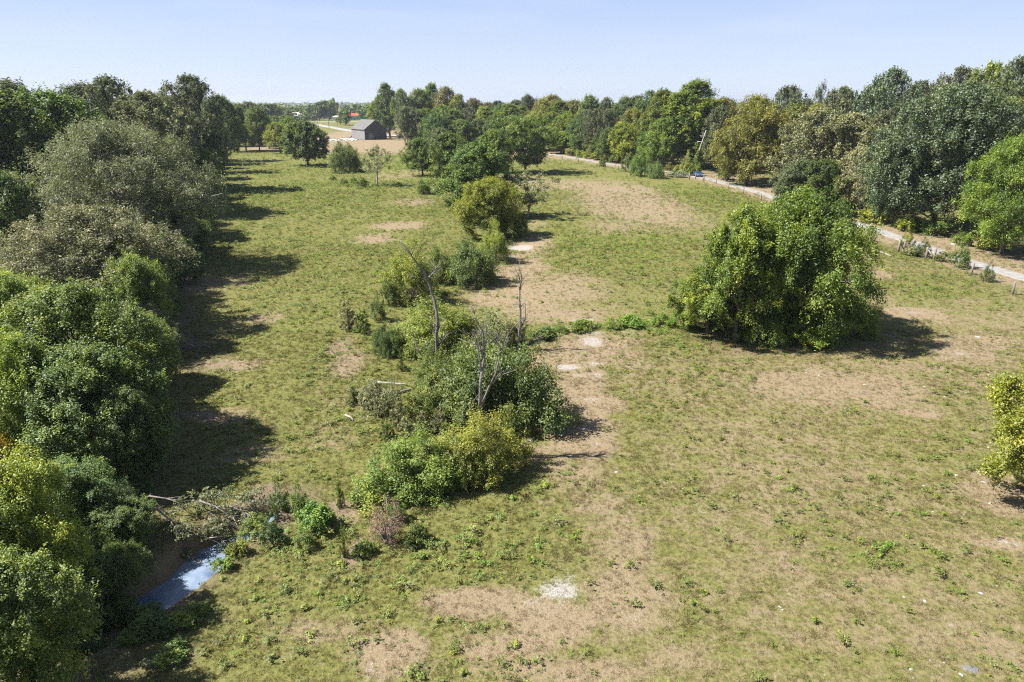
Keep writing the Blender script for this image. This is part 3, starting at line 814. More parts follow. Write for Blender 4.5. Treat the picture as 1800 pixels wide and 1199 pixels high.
for i, yy in enumerate((35, 41, 45.5, 52, 58, 64, 70, 76, 88, 95, 108, 116, 125, 138, 148, 158, 172, 186, 200, 216, 232, 250)):
    xx = float(left_edge(yy)) - rl.uniform(2.4, 4.6); hh = rl.uniform(5.0, 8.5) * (1 + yy / 400); r_ = rl.uniform(2.2, 3.6) * (1 + yy / 300)
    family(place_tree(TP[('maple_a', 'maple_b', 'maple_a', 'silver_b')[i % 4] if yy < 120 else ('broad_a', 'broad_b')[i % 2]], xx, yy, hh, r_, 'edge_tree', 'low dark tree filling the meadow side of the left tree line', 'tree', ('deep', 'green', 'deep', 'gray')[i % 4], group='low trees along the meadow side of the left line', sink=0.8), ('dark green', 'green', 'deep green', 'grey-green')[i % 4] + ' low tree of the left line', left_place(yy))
UND = 'shrubs under the left tree line'
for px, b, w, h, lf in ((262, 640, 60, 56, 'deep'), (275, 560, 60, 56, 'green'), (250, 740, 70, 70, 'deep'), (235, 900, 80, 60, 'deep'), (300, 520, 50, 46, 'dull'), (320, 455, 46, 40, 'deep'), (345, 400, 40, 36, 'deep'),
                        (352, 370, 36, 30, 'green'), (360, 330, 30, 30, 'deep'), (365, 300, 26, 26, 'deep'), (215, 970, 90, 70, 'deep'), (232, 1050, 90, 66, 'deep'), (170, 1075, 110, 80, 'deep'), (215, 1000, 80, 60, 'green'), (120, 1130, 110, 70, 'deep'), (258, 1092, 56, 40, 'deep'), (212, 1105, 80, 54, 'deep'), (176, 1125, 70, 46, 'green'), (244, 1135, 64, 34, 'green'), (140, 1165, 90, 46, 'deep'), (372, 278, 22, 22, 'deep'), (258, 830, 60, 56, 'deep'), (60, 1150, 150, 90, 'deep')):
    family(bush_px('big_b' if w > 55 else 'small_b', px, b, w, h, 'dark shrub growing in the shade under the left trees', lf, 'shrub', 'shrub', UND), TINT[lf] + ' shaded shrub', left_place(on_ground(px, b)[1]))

# far edge of the meadow, left of the barn
FE = 'trees along the far edge of the meadow'
for px, y, top, w, k, lf, lab in (
        (408, 292, 205, 40, 'broad_b', 'deep', 'dark slim tree at the far meadow corner'),
        (428, 300, 190, 44, 'broad_a', 'deep', 'tall dark tree at the far meadow edge with bare lower trunk'),
        (452, 296, 192, 46, 'broad_a', 'green', 'green tree at the far meadow edge left of the paler trees'),
        (470, 312, 205, 34, 'broad_b', 'deep', 'dark tree between the green and the pale trees of the far edge'),
        (490, 286, 217, 44, 'broad_a', 'lime', 'pale yellow-green tree left of the lone meadow tree'),
        (510, 300, 208, 40, 'broad_b', 'green', 'green tree just behind the lone meadow tree'),
        (440, 330, 182, 50, 'wispy_b', 'dull', 'grey-green tree rising behind the far meadow edge'),
        (395, 330, 176, 50, 'broad_b', 'deep', 'dark tree rising behind the far meadow corner')):
    tree_px(k, px, y, top, w, 'broadleaf_tree', lab, lf, group=FE)

# ------------------------------------------------------------------ trees in the meadow
tree_px('lone', 537, 229, 217, 76, 'lone_tree', 'round dark green tree standing alone in the meadow with its trunk showing', 'deep')
bush_px('big_b', 609, 305, 64, 50, 'dense dark green bushy tree left of the sparse tree', 'deep', 'bushy_tree', 'tree')
tree_px('sparse', 661, 172.5, 258, 52, 'sparse_tree', 'thin sparse tree with pale leaning branches in the middle meadow', 'sage', BARK_GREY, rot=2.0)
for px, b, w, h, lab in ((604, 326, 16, 13, 'small shrub below the dense bushy tree'), (637, 330, 26, 17, 'rounded low shrub at the foot of the sparse tree'), (585, 318, 14, 9, 'tiny shrub left of the shrubs by the sparse tree'),
                         (622, 322, 14, 10, 'small shrub between the bushy tree and the rounded shrub'), (698, 328, 20, 8, 'low weedy shrub right of the sparse tree'), (660, 330, 18, 8, 'low clump at the base of the sparse tree')):
    bush_px('small_b', px, b, w, h, lab, 'green', 'shrub', 'shrub')
HT = 'trees of the middle hedgerow'
tree_px('broad_a', 742, 198, 245, 66, 'broadleaf_tree', 'green tree at the far left of the middle hedgerow', 'green', group=HT)
tree_px('broad_b', 770, 215, 228, 60, 'broadleaf_tree', 'dull green tree standing behind the far end of the hedgerow', 'dull', group=HT)
tree_px('broad_a', 795, 170, 238, 76, 'broadleaf_tree', 'green tree between the far end of the hedgerow and the darkest tree', 'green', group=HT)
tree_px('broad_a', 830, 124, 258, 134, 'broadleaf_tree', 'big dark green tree in the middle of the hedgerow', 'deep', group=HT)
tree_px('broad_b', 868, 190, 232, 60, 'broadleaf_tree', 'mid green tree left of the spreading flat topped tree', 'green', group=HT)
tree_px('umbrella', 924, 208, 206, 126, 'flat_topped_tree', 'wide flat topped olive tree casting dark shade beside the lane', 'deep', group=HT)
tree_px('scraggly', 928, 125, 306, 84, 'scraggly_tree', 'scraggly thin leaved tree leaning over the dry draw', 'sage', BARK_GREY, group=HT)
tree_px('maple_b', 862, 107, 318, 112, 'small_tree', 'yellow-green tree in front of the darkest hedgerow tree', 'lime', group=HT)
bush_px('big_b', 745, 342, 30, 26, 'small rounded bush at the left foot of the hedgerow', 'green')
bush_px('big_b', 880, 305, 40, 36, 'dark bush under the left of the flat topped tree', 'deep')
bush_px('big_b', 905, 420, 50, 44, 'yellowish bush right of the yellow-green hedgerow tree', 'lime')
bush_px('big_c', 868, 466, 74, 58, 'yellow-green bush at the near end of the hedgerow', 'lime')
bush_px('big_b', 830, 508, 110, 80, 'dark rounded bush left of the yellow-green one', 'deep')
bush_px('big_b', 775, 500, 70, 60, 'mid green bush behind the tall leaning snag', 'green')
bush_px('big_c', 722, 540, 128, 92, 'olive topped bush behind the tall leaning snag', 'lime')
bush_px('small_b', 684, 541, 32, 46, 'narrow upright bush at the left of the olive topped bush', 'deep')
bush_px('small_b', 664, 567, 32, 42, 'small dark leaning bush beside the tall weeds', 'deep')
bush_px('stalky', 614, 583, 38, 50, 'tall grey-green weed stand at the meadow side of the thicket', 'sage', 'tall_weed', 'weed')
bush_px('stalky', 638, 590, 34, 44, 'tall weed with brown base next to the grey-green stand', 'green', 'tall_weed', 'weed')
bush_px('big_a', 770, 638, 165, 100, 'bright green bush around the foot of the tall leaning snag', 'green')
bush_px('big_b', 682, 632, 58, 58, 'small dark bush at the left of the bright green one', 'deep')
bush_px('twiggy', 866, 628, 92, 80, 'grey twiggy bush full of bare stems behind the forked snag', 'sage')
bush_px('small_a', 905, 612, 44, 40, 'small yellow-green bush at the foot of the upright snag', 'lime')
bush_px('big_a', 878, 778, 230, 170, 'largest dark green bush beside the bare brown strip', 'deep')
bush_px('big_a', 765, 705, 90, 86, 'dark bush at the foot of the tall leaning snag', 'deep')
bush_px('big_b', 800, 745, 150, 100, 'mid green bush left of the largest dark bush', 'green')
bush_px('big_b', 850, 690, 130, 90, 'green bush behind the largest dark bush', 'green')
bush_px('big_c', 850, 866, 190, 122, 'yellow leaved bush with pale stems showing below', 'yellow')
bush_px('big_a', 724, 895, 190, 118, 'green bush left of the yellow leaved one', 'green')
bush_px('big_b', 792, 872, 130, 104, 'olive green bush joining the yellow leaved one to the green one', 'olive')
bush_px('dry', 682, 972, 78, 78, 'dry brown leafless bush below the green bush', 'dry')
bush_px('small_a', 735, 965, 46, 36, 'low green bush at the right of the dry brown one', 'green')
bush_px('small_b', 695, 925, 40, 40, 'small green bush behind the dry brown one', 'green')
TW = 'tall weeds in front of the thicket'
for px, b, w, h in ((625, 715, 34, 34), (648, 722, 40, 44), (668, 740, 40, 44), (690, 730, 40, 50), (700, 760, 40, 56), (722, 745, 40, 50), (718, 782, 38, 46), (742, 770, 36, 44), (660, 700, 34, 30), (740, 715, 30, 36), (770, 770, 40, 46), (706, 655, 20, 34), (680, 775, 34, 36)):
    family(bush_px('stalky' if px % 3 else 'small_b', px, b, w, h, 'grey-green stalky weed in the patch left of the largest dark bush', ('sage', 'weed')[b % 2], 'tall_weed', 'weed', TW), ('grey-green', 'green')[b % 2] + ' stalky weed left of the largest dark bush', 'in the near row' if b > 750 else 'in the middle row' if b > 725 else 'in the far row')
CW = 'plants along the creek bank'
for px, b, w, h, k, lf, lab in ((492, 905, 44, 66, 'small_b', 'deep', 'dark upright bush at the creek bank right of the fallen tree'), (528, 918, 36, 56, 'small_b', 'green', 'upright green bush beside the dark creek bank bush'),
                        (556, 945, 76, 52, 'small_a', 'lush', 'bright lush green mound on the creek bank'), (535, 975, 44, 40, 'small_b', 'green', 'small leafy bush in front of the lush mound'),
                        (455, 955, 60, 46, 'small_b', 'green', 'green bush over the creek below the fallen limbs'), (480, 968, 50, 46, 'small_b', 'deep', 'dark leafy bush between the pool and the lush mound'), (420, 985, 40, 30, 'small_a', 'lime', 'pale green bush on the pool bank'),
                        (600, 895, 18, 44, 'stalky', 'green', 'single tall weed by the bare gully'), (606, 985, 18, 56, 'stalky', 'green', 'tall thin weed standing over the bare red soil'), (640, 985, 40, 30, 'small_a', 'green', 'low bush between the bare soil and the dry bush'),
                        (395, 1010, 40, 26, 'small_a', 'green', 'low shaded bush on the right bank of the pool'), (330, 1110, 70, 36, 'small_a', 'green', 'low shaded bush below the pool'), (270, 1130, 80, 40, 'small_a', 'deep', 'dark low bush at the near end of the creek'),
                        (300, 1180, 70, 36, 'small_a', 'green', 'low green bush at the bottom edge left of the grass')):
    bush_px(k, px, b, w, h, lab, lf, 'bush', 'bush', CW)
for k_, (px, b, w, h) in enumerate(((952, 601, 52, 20), (986, 588, 34, 12), (1024, 586, 50, 13), (1080, 582, 40, 10), (1112, 578, 52, 15), (1164, 577, 44, 24))):
    family(bush_px(('small_a', 'small_b')[k_ % 2], px, b, w, h, '', ('weed', 'lush', 'walnut')[k_ % 3], 'lush_clump', 'weeds', 'bright clumps along the green swale'), 'low bright green clump', 'along the swale between the thicket and the walnuts')
# the big walnuts in the right pasture
tree_px('walnut', 1408, 60, 350, 250, 'walnut_tree', 'large spreading walnut tree standing in the right pasture', 'walnut', rot=0.6)
tree_px('walnut_small', 1305, 57, 378, 150, 'walnut_tree', 'narrower walnut with a visible trunk left of the large one', 'walnut', rot=1.1)
tree_px('walnut_small', 1250, 59, 470, 120, 'walnut_tree', 'low walnut leaning out at the left of the pasture pair', 'walnut', rot=2.7)
bush_px('big_b', 1252, 585, 80, 62, 'dark bush under the left side of the walnuts', 'green')
bush_px('big_b', 1335, 612, 130, 66, 'leafy low growth at the foot of the two walnuts', 'walnut')
bush_px('big_b', 1485, 596, 120, 70, 'leafy low growth under the right side of the large walnut', 'walnut')
bush_px('big_b', 1415, 612, 170, 70, 'leafy lower skirt bush under the large walnut', 'walnut')
bush_px('small_b', 1196, 580, 36, 40, 'small upright green bush left of the walnuts', 'lush')
tree_px('yellow_near', 1872, 31, 600, 240, 'yellow_tree', 'yellow leaved tree reaching in from the right edge', 'lime', rot=0.4)

# ------------------------------------------------------------------ woods beyond the lane
WR = 'woodland trees beyond the gravel lane'
tree_px('oak', 1665, 112, 158, 225, 'oak_tree', 'big dark blue-green oak with thick pale trunks beside the lane', 'blue', BARK_GREY)
tree_px('oak', 1585, 116, 262, 120, 'oak_tree', 'lower blue-green tree at the left of the big oak', 'blue', BARK_GREY)
tree_px('maple_a', 1785, 94, 250, 158, 'maple_tree', 'bright green tree at the right edge with a bare trunk over the lane', 'walnut')
tree_px('locust', 1320, 176, 176, 122, 'locust_tree', 'large rounded olive yellow tree behind the lane and the blue car', 'olive')
for k, px, y, top, w, lf, nm, lab in (
        ('wispy_b', 1425, 140, 196, 130, 'sage', 'wispy_tree', 'greyish thin leaved tree right of the olive yellow tree'),
        ('wispy_b', 1500, 136, 205, 150, 'sage', 'wispy_tree', 'green wispy tree between the greyish tree and the big oak'),
        ('broad_b', 1400, 130, 285, 80, 'dull', 'broadleaf_tree', 'dull lower tree at the lane below the greyish tree'),
        ('broad_b', 1448, 126, 285, 80, 'deep', 'broadleaf_tree', 'dark lower tree at the lane below the green wispy tree'),
        ('wispy_a', 1520, 123, 262, 90, 'sage', 'wispy_tree', 'pale green thin tree left of the lower blue-green tree'),
        ('wispy_a', 1385, 205, 155, 90, 'dull', 'wispy_tree', 'tall grey tree peeping over the olive yellow tree'),
        ('sparse', 1432, 215, 150, 36, 'dull', 'sparse_tree', 'thin see-through treetop alone on the right skyline'),
        ('wispy_b', 1478, 185, 158, 90, 'dull', 'wispy_tree', 'grey-green skyline tree above the green wispy tree'),
        ('wispy_a', 1545, 168, 126, 110, 'blue', 'wispy_tree', 'tall spiky topped tree on the skyline left of the oak'),
        ('wispy_b', 1605, 175, 148, 90, 'dull', 'wispy_tree', 'lower grey treetop behind the oak'),
        ('wispy_a', 1660, 168, 124, 100, 'dull', 'wispy_tree', 'tall spiky topped tree on the skyline right above the oak'),
        ('wispy_b', 1720, 150, 118, 110, 'olive', 'wispy_tree', 'olive skyline tree right of the oak'),
        ('wispy_a', 1785, 142, 104, 120, 'dull', 'wispy_tree', 'highest grey treetop at the right edge of the skyline'),
        ('broad_b', 1765, 128, 180, 120, 'olive', 'broadleaf_tree', 'olive tree above the bright green tree at the right edge'),
        ('broad_a', 1560, 150, 190, 110, 'dull', 'broadleaf_tree', 'grey-green tree left behind the big oak'),
        ('broad_a', 1730, 118, 250, 80, 'deep', 'broadleaf_tree', 'dark shaded tree between the oak and the bright green tree'),
        ('tall', 1212, 222, 147, 112, 'green', 'tall_tree', 'tallest bright green tree right of the woods behind the lane'),
        ('tall', 1168, 235, 162, 70, 'green', 'tall_tree', 'tall green tree left of the tallest bright one'),
        ('broad_b', 1262, 225, 178, 70, 'brown', 'broadleaf_tree', 'brownish treetop between the tallest green tree and the olive yellow one'),
        ('tall', 683, 402, 150, 44, 'deep', 'tall_tree', 'tall dark crowned tree rising behind the barn'),
        ('tall', 668, 420, 172, 40, 'green', 'tall_tree', 'bright green tree just behind the barn roof')):
    tree_px(k, px, y, top, w, nm, lab, lf, BARK_GREY if 'wispy' in k else None, group=WR)

def skyline(px):
    return float(np.interp(px, [690, 720, 760, 800, 850, 900, 1000, 1060, 1130, 1200, 1250, 1300, 1380, 1430, 1480, 1540, 1600, 1650, 1720, 1800],
                           [168, 152, 150, 158, 172, 170, 168, 170, 160, 160, 164, 172, 168, 168, 160, 150, 160, 145, 138, 128]))
rr = random.Random(5)
def road_y(px):
    return float(np.interp(px, [960, 1000, 1060, 1150, 1215, 1250, 1300, 1350, 1465], [282, 264, 240, 213, 199, 189, 172, 154, 121]))
fill = []
for px in [q for q in range(985, 1290, 30) if not 1180 < q < 1275]: fill.append((px + rr.uniform(-6, 6), road_y(px) + 9 + rr.uniform(-2, 4), rr.uniform(212, 240), rr.uniform(42, 56), 0))
for px in range(970, 1290, 27): fill.append((px + rr.uniform(-8, 8), road_y(px) + 22 + rr.uniform(-4, 4), rr.uniform(188, 208), rr.uniform(48, 62), 1))
for px in range(960, 1290, 26): fill.append((px + rr.uniform(-8, 8), road_y(px) + 44 + rr.uniform(-8, 8), skyline(px) + rr.uniform(2, 18), rr.uniform(46, 60), 2))
for px in range(765, 975, 26): fill.append((px + rr.uniform(-6, 6), 296 + rr.uniform(-6, 8), rr.uniform(192, 218), rr.uniform(44, 56), 1))
for px in range(725, 975, 25): fill.append((px + rr.uniform(-6, 6), 325 + rr.uniform(-8, 10), rr.uniform(176, 196), rr.uniform(44, 56), 1))
for px in range(712, 975, 24): fill.append((px + rr.uniform(-6, 6), 365 + rr.uniform(-10, 14), skyline(px) + rr.uniform(0, 14), rr.uniform(40, 54), 2))
for px in range(1330, 1800, 52): fill.append((px + rr.uniform(-10, 10), 190 + rr.uniform(-8, 8) - max(0, px - 1560) * 0.1, skyline(px) + rr.uniform(4, 22), rr.uniform(70, 92), 2))
LAB = {0: 'green tree in the front row of the woods along the far side of the lane',
       1: 'tree in the middle of the woods behind the front row along the lane',
       2: 'tree at the back of the woods with its top near the skyline'}
for px, y, top, w, row in fill:
    k = rr.choice((['broad_a', 'broad_b', 'broad_a', 'tall'], ['broad_a', 'broad_b', 'tall', 'wispy_b'], ['wispy_a', 'broad_b', 'tall', 'wispy_b', 'broad_a'])[row])
    lf = rr.choice((['green', 'deep', 'green', 'lime', 'deep'], ['green', 'deep', 'olive', 'dull', 'green'], ['dull', 'brown', 'deep', 'olive', 'green', 'dull'])[row])
    family(tree_px(k, px, y, top, w, 'broadleaf_tree', LAB[row], lf, group='woodland fill, ' + ('front row', 'middle rows', 'back rows')[row]), TINT[lf] + (' tree, front row of woods,', ' tree, middle of the woods,', ' treetop, back of the woods,')[row], lane_place(px))
LS = 'shrubs along the far side of the lane'
for i in range(26):
    px = 1000 + i * 16 if i < 18 else 1395 + (i - 18) * 50
    y = (road_y(px) if px < 1380 else float(np.interp(px, [1380, 1465, 1600, 1800], [142, 121, 103, 84]))) + rr.uniform(5, 9)
    x = x_seen(px, y, 0.5)
    if 1228 < px < 1265: continue
    sc = rr.uniform(0.9, 2.0)
    lf = rr.choice(['green', 'deep', 'lime', 'olive'])
    family(place_tree(BP[rr.choice(['small_a', 'small_b', 'small_a'])], max(x, float(road_x(y)) + 3.6), y, 1.3 * sc, 1.3 * sc, 'shrub', 'green shrub on the verge at the far side of the lane', 'shrub', lf, group=LS, parts=('stems', 'foliage')), TINT[lf] + ' verge shrub', lane_place(px))

# ------------------------------------------------------------------ far country
FT = 'far trees beside the highway'
for i, (px, y, top, w) in enumerate([(606, 610, 193, 24), (598, 640, 200, 16), (560, 770, 182, 30), (545, 800, 186, 26), (578, 780, 178, 30), (586, 800, 176, 20), (532, 830, 187, 26), (515, 850, 188, 26), (500, 760, 190, 26), (488, 700, 186, 30), (472, 640, 184, 34),
                        (455, 560, 186, 36), (435, 520, 182, 40), (415, 560, 184, 36), (395, 600, 182, 36), (610, 830, 186, 24), (630, 850, 184, 24), (650, 860, 185, 26), (640, 780, 192, 24), (665, 640, 190, 30), (565, 900, 184, 26), (480, 900, 184, 26), (460, 860, 186, 28), (440, 900, 184, 28),
                        (508, 620, 196, 26), (535, 700, 196, 20), (552, 720, 203, 14), (520, 560, 205, 24), (500, 500, 204, 30), (478, 470, 206, 32), (662, 520, 196, 30)]):
    ft_ = tree_px(('far_a', 'far_b', 'far_c')[i % 3], px, y, top, w, 'far_tree', 'tree standing by the far fields beyond the barn and lane' if i > 1 else ('round tree by the roadside in front of the red roofed store', 'small tree touching the left of the roadside tree')[i], ('deep', 'green', 'deep', 'blue')[i % 4], group=FT)
    if i > 1: family(ft_, ('dark green', 'green', 'dark green', 'blue-green')[i % 4] + ' far tree', 'left of the white building' if px < 515 else 'around the white building' if px < 570 else 'near the red roofed store' if px < 640 else 'behind the barn roof')
# the wooded horizon reads as one mass
fr = np.random.default_rng(91)
NW = 2900
ang = fr.uniform(-0.62, 0.62, NW); dist = 560 + 3600 * fr.uniform(0, 1, NW) ** 1.5
fx_, fy_ = np.sin(ang) * dist * 1.15, np.cos(ang) * dist
keep = (poly_dist(fx_, fy_, [(-520, 690), (-330, 708), (-200, 716), (-60, 706), (80, 690)]) > 60) & (poly_dist(fx_, fy_, [(-232, 712), (-158, 600), (-86, 450)]) > 45) & (fy_ > 330)
keep &= ~((np.abs(fx_ + 230) < 130) & (fy_ < 900))
keep &= (fbm(fx_ / 260, fy_ / 260, 55, 2) > 0.40) | (fy_ > 1500)
fx_, fy_ = fx_[keep], fy_[keep]
cen = []; rad = []
for x, y in zip(fx_, fy_):
    h = fr.uniform(9, 16); r = fr.uniform(4, 7)
    for q in range(3 if y > 1500 else 6):
        cen.append((x + fr.normal() * r * 0.45, y + fr.normal() * r * 0.45, h * fr.uniform(0.35, 0.85))); rad.append(r * fr.uniform(0.4, 0.75))
cen = np.array(cen); rad = np.array(rad)
P, Nn, L, W, ti = clump_leaves(cen, rad, 15, 2.4, 0.75, fr, 0.9, 0.0, 0.0, 1.3)
tag(obj('far_woods', leaves_mesh('far_woods', P, Nn, L, W, ti, LEAF['blue'], fr)), 'distant dark green woods along the horizon', 'woods', kind='stuff')
# ------------------------------------------------------------------ barn
BOARD = simple('weathered_board_shaded', (0.062, 0.064, 0.078), 0.9, 0.45, 1.3, stretch=(3.0, 3.0, 0.25))  # weathered boards, with the backlit gable's shade painted in as darker, bluer grey
BOARD_PALE = simple('pale_and_sunlit_board', (0.24, 0.235, 0.24), 0.9, 0.35, 1.3, stretch=(3.0, 3.0, 0.25))  # sun painted into the lit side wall's boards; also serves door and trim
ROOFM = simple('dull_grey_roofing', (0.135, 0.132, 0.125), 0.85, 0.2, 0.8)
bx, by, _ = on_ground(641.7, 246)
TH = math.radians(33)
BZ = float(ground_z(bx, by)) - 0.1
barn = thing('barn', 'weathered grey wooden barn with a shaded gable and grey pitched roof', 'barn', (bx, by, BZ), TH)
BW, BL, BE, BR = 12.6, 19.5, 5.6, 10.2
def eave(x): return BE + (BR - BE) * (1 - abs(x - BW / 2) / (BW / 2))
def board_wall(name, mat, fn):
    m = Boxes(); fn(m); return obj(name, m.mesh(name, mat), barn)
def gable(m, y0, y1, skip=None):
    x = 0.0; rb = random.Random(3)
    while x < BW - 0.05:
        x1 = min(BW, x + 0.32)
        j = rb.uniform(-0.02, 0.02)
        zb = rb.uniform(0.05, 0.25)
        if skip and skip[0] < (x + x1) / 2 < skip[1]: zb = skip[2]
        pts = [(x + 0.012, y0 + j, zb), (x1 - 0.012, y0 + j, zb), (x1 - 0.012, y0 + j, eave(x1) - 0.1)]
        if x < BW / 2 < x1: pts.append((BW / 2, y0 + j, BR - 0.1))
        pts.append((x + 0.012, y0 + j, eave(x) - 0.1))
        m.poly(pts, (0, y1 - y0, 0)); x = x1
def side(m, x0, x1, y0, y1):
    y = y0; rb = random.Random(int(x0 * 7) + 5)
    while y < y1 - 0.05:
        yy = min(y1, y + 0.32); j = rb.uniform(-0.02, 0.02)
        m.box(x0 + j, x1 + j, y + 0.012, yy - 0.012, rb.uniform(0.05, 0.25), BE - 0.05); y = yy
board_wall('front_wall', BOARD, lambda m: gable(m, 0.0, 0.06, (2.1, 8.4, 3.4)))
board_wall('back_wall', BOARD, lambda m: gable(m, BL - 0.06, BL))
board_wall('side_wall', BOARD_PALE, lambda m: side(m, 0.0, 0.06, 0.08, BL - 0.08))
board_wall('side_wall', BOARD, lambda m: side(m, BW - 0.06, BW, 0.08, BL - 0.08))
for x0, w in ((2.15, 3.05), (5.25, 3.05)):
    d = Boxes(); x = x0
    while x < x0 + w - 0.05:
        d.box(x + 0.01, min(x0 + w, x + 0.30) - 0.01, -0.02, 0.03, 0.12, 3.36); x += 0.30
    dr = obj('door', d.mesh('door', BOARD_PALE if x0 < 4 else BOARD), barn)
    b2 = Boxes(); b2.box(x0 + 0.1, x0 + w - 0.1, -0.075, -0.03, 0.5, 0.7); b2.box(x0 + 0.1, x0 + w - 0.1, -0.075, -0.03, 2.8, 3.0)
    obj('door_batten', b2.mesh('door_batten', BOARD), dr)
if True:
    rm = Boxes(); s = (BR - BE) / (BW / 2); ov = 0.5
    a = [(-ov, -0.5, BE - s * ov), (BW / 2, -0.5, BR), (BW / 2, -0.5, BR + 0.14), (-ov, -0.5, BE - s * ov + 0.14)]
    rm.poly(a, (0, BL + 1.0, 0))
    obj('roof_slope', rm.mesh('roof_slope', ROOFM), barn)
    rm = Boxes()
    rm.poly([(2 * (BW / 2) - p[0] + (0.003 if p[0] > BW / 2 - 0.01 else 0), p[1], p[2]) for p in a], (0, BL + 1.0, 0))
    obj('roof_slope', rm.mesh('roof_slope', ROOFM), barn)
    rg = Boxes(); rg.box(BW / 2 - 0.18, BW / 2 + 0.18, -0.52, BL + 0.52, BR + 0.10, BR + 0.2)
    obj('ridge_cap', rg.mesh('ridge_cap', ROOFM), barn)
    fm = Boxes()
    for sx in (1, -1):
        fm.poly([(BW / 2 + sx * (BW / 2 + ov), -0.54, BE - s * ov - 0.12), (BW / 2 + sx * 0.01, -0.54, BR - 0.12), (BW / 2 + sx * 0.01, -0.54, BR + 0.1), (BW / 2 + sx * (BW / 2 + ov), -0.54, BE - s * ov + 0.1)], (0, 0.035, 0))
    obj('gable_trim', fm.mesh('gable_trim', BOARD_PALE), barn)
# rubble and sheeting beside the barn
SHEET = simple('white_sheeting', (0.72, 0.70, 0.68), 0.6, 0.2, 0.8)
DARKSCRAP = simple('dark_scrap', (0.05, 0.055, 0.065), 0.6, 0.3, 1.0)
def heap(px, py, rx, ry, h, n, mat, name, label, cat, seed):
    x, y, t = on_ground(px, py); r = random.Random(seed)
    z = float(ground_z(x, y)); v = []; f = []
    for k in range(n):
        a = r.uniform(0, 6.28); q = math.sqrt(r.random()); cx, cy = rx * q * math.cos(a), ry * q * math.sin(a)
        s = r.uniform(0.35, 0.9); zz = h * (1 - q) * r.random()
        b = len(v); m = Matrix.Rotation(r.uniform(0, 3), 3, 'Z') @ Matrix.Rotation(r.uniform(-0.5, 0.5), 3, 'X')
        for dx, dy, dz in ((-1, -1, 0), (1, -.8, 0), (.9, 1, 0), (-.8, .9, 0), (-.7, -.7, .4), (.7, -.6, .5), (.6, .7, .45), (-.6, .6, .35)):
            p = m @ Vector((dx * s * 1.5, dy * s, dz * s)); v.append((cx + p.x, cy + p.y, zz + p.z))
        f += [tuple(b + i for i in q4) for q4 in ((3, 2, 1, 0), (4, 5, 6, 7), (0, 1, 5, 4), (1, 2, 6, 5), (2, 3, 7, 6), (3, 0, 4, 7))]
    o = obj(name, mesh_from(name, v, f, mat), loc=(x, y, z)); tag(o, label, cat)
heap(607, 246.5, 7.5, 6, 0.7, 46, SHEET, 'rubble_heap', 'spread of white and pinkish rubble on the grass left of the barn', 'rubble', 1)
heap(630, 243.5, 3.4, 4, 1.0, 22, SHEET, 'sheeting_pile', 'crumpled white sheeting against the lit barn wall', 'sheeting', 2)
heap(621, 242, 1.3, 1.3, 2.2, 12, DARKSCRAP, 'scrap_pile', 'dark heap of scrap at the far corner of the lit barn wall', 'scrap', 3)
# gate and posts right of the barn
GREEN_STEEL = simple('dull_green_steel', (0.13, 0.17, 0.10), 0.5, 0.2, 1.0)
def place_bar_gate(px0, px1, py, label, cat, mat, h=1.35, bars=5):
    x0, y0, t = on_ground(px0, py); x1 = (px1 - 900) / F * t
    g = thing('field_gate', label, cat, (x0, y0, float(ground_z(x0, y0))))
    Lg = x1 - x0
    fr_ = Tubes()
    fr_.add([(0, 0, 0.12), (0, 0, h)], [0.05, 0.05], 6); fr_.add([(Lg, 0, 0.12), (Lg, 0, h)], [0.05, 0.05], 6); fr_.add([(Lg / 2, 0, 0.15), (Lg / 2, 0, h)], [0.04, 0.04], 6)
    obj('gate_frame', fr_.mesh('gate_frame', mat), g)
    for k in range(bars):
        b = Tubes(); z = 0.18 + (h - 0.2) * k / (bars - 1); b.add([(0.0, 0.06, z), (Lg, 0.06, z)], [0.05, 0.05], 6)
        obj('bar', b.mesh('bar', mat), g)
    return g
place_bar_gate(690, 711, 247, 'green metal bar gate right of the barn', 'gate', GREEN_STEEL)
place_bar_gate(712, 722, 246, 'short pale bar gate beside the green one', 'gate', POSTWOOD)
for px, lab in ((684.5, 'dark wooden gate post next to the barn corner'), (688, 'wooden gate post at the left of the green bar gate')):
    x, y, t = on_ground(px, 246.5); p = Tubes(); p.add([(0, 0, -0.3), (0.03, 0, 1.9), (0.03, 0, 1.98)], [0.16, 0.14, 0.08], 8)
    tag(obj('gate_post', p.mesh('gate_post', POSTWOOD), loc=(x, y, float(ground_z(x, y)))), lab, 'post')

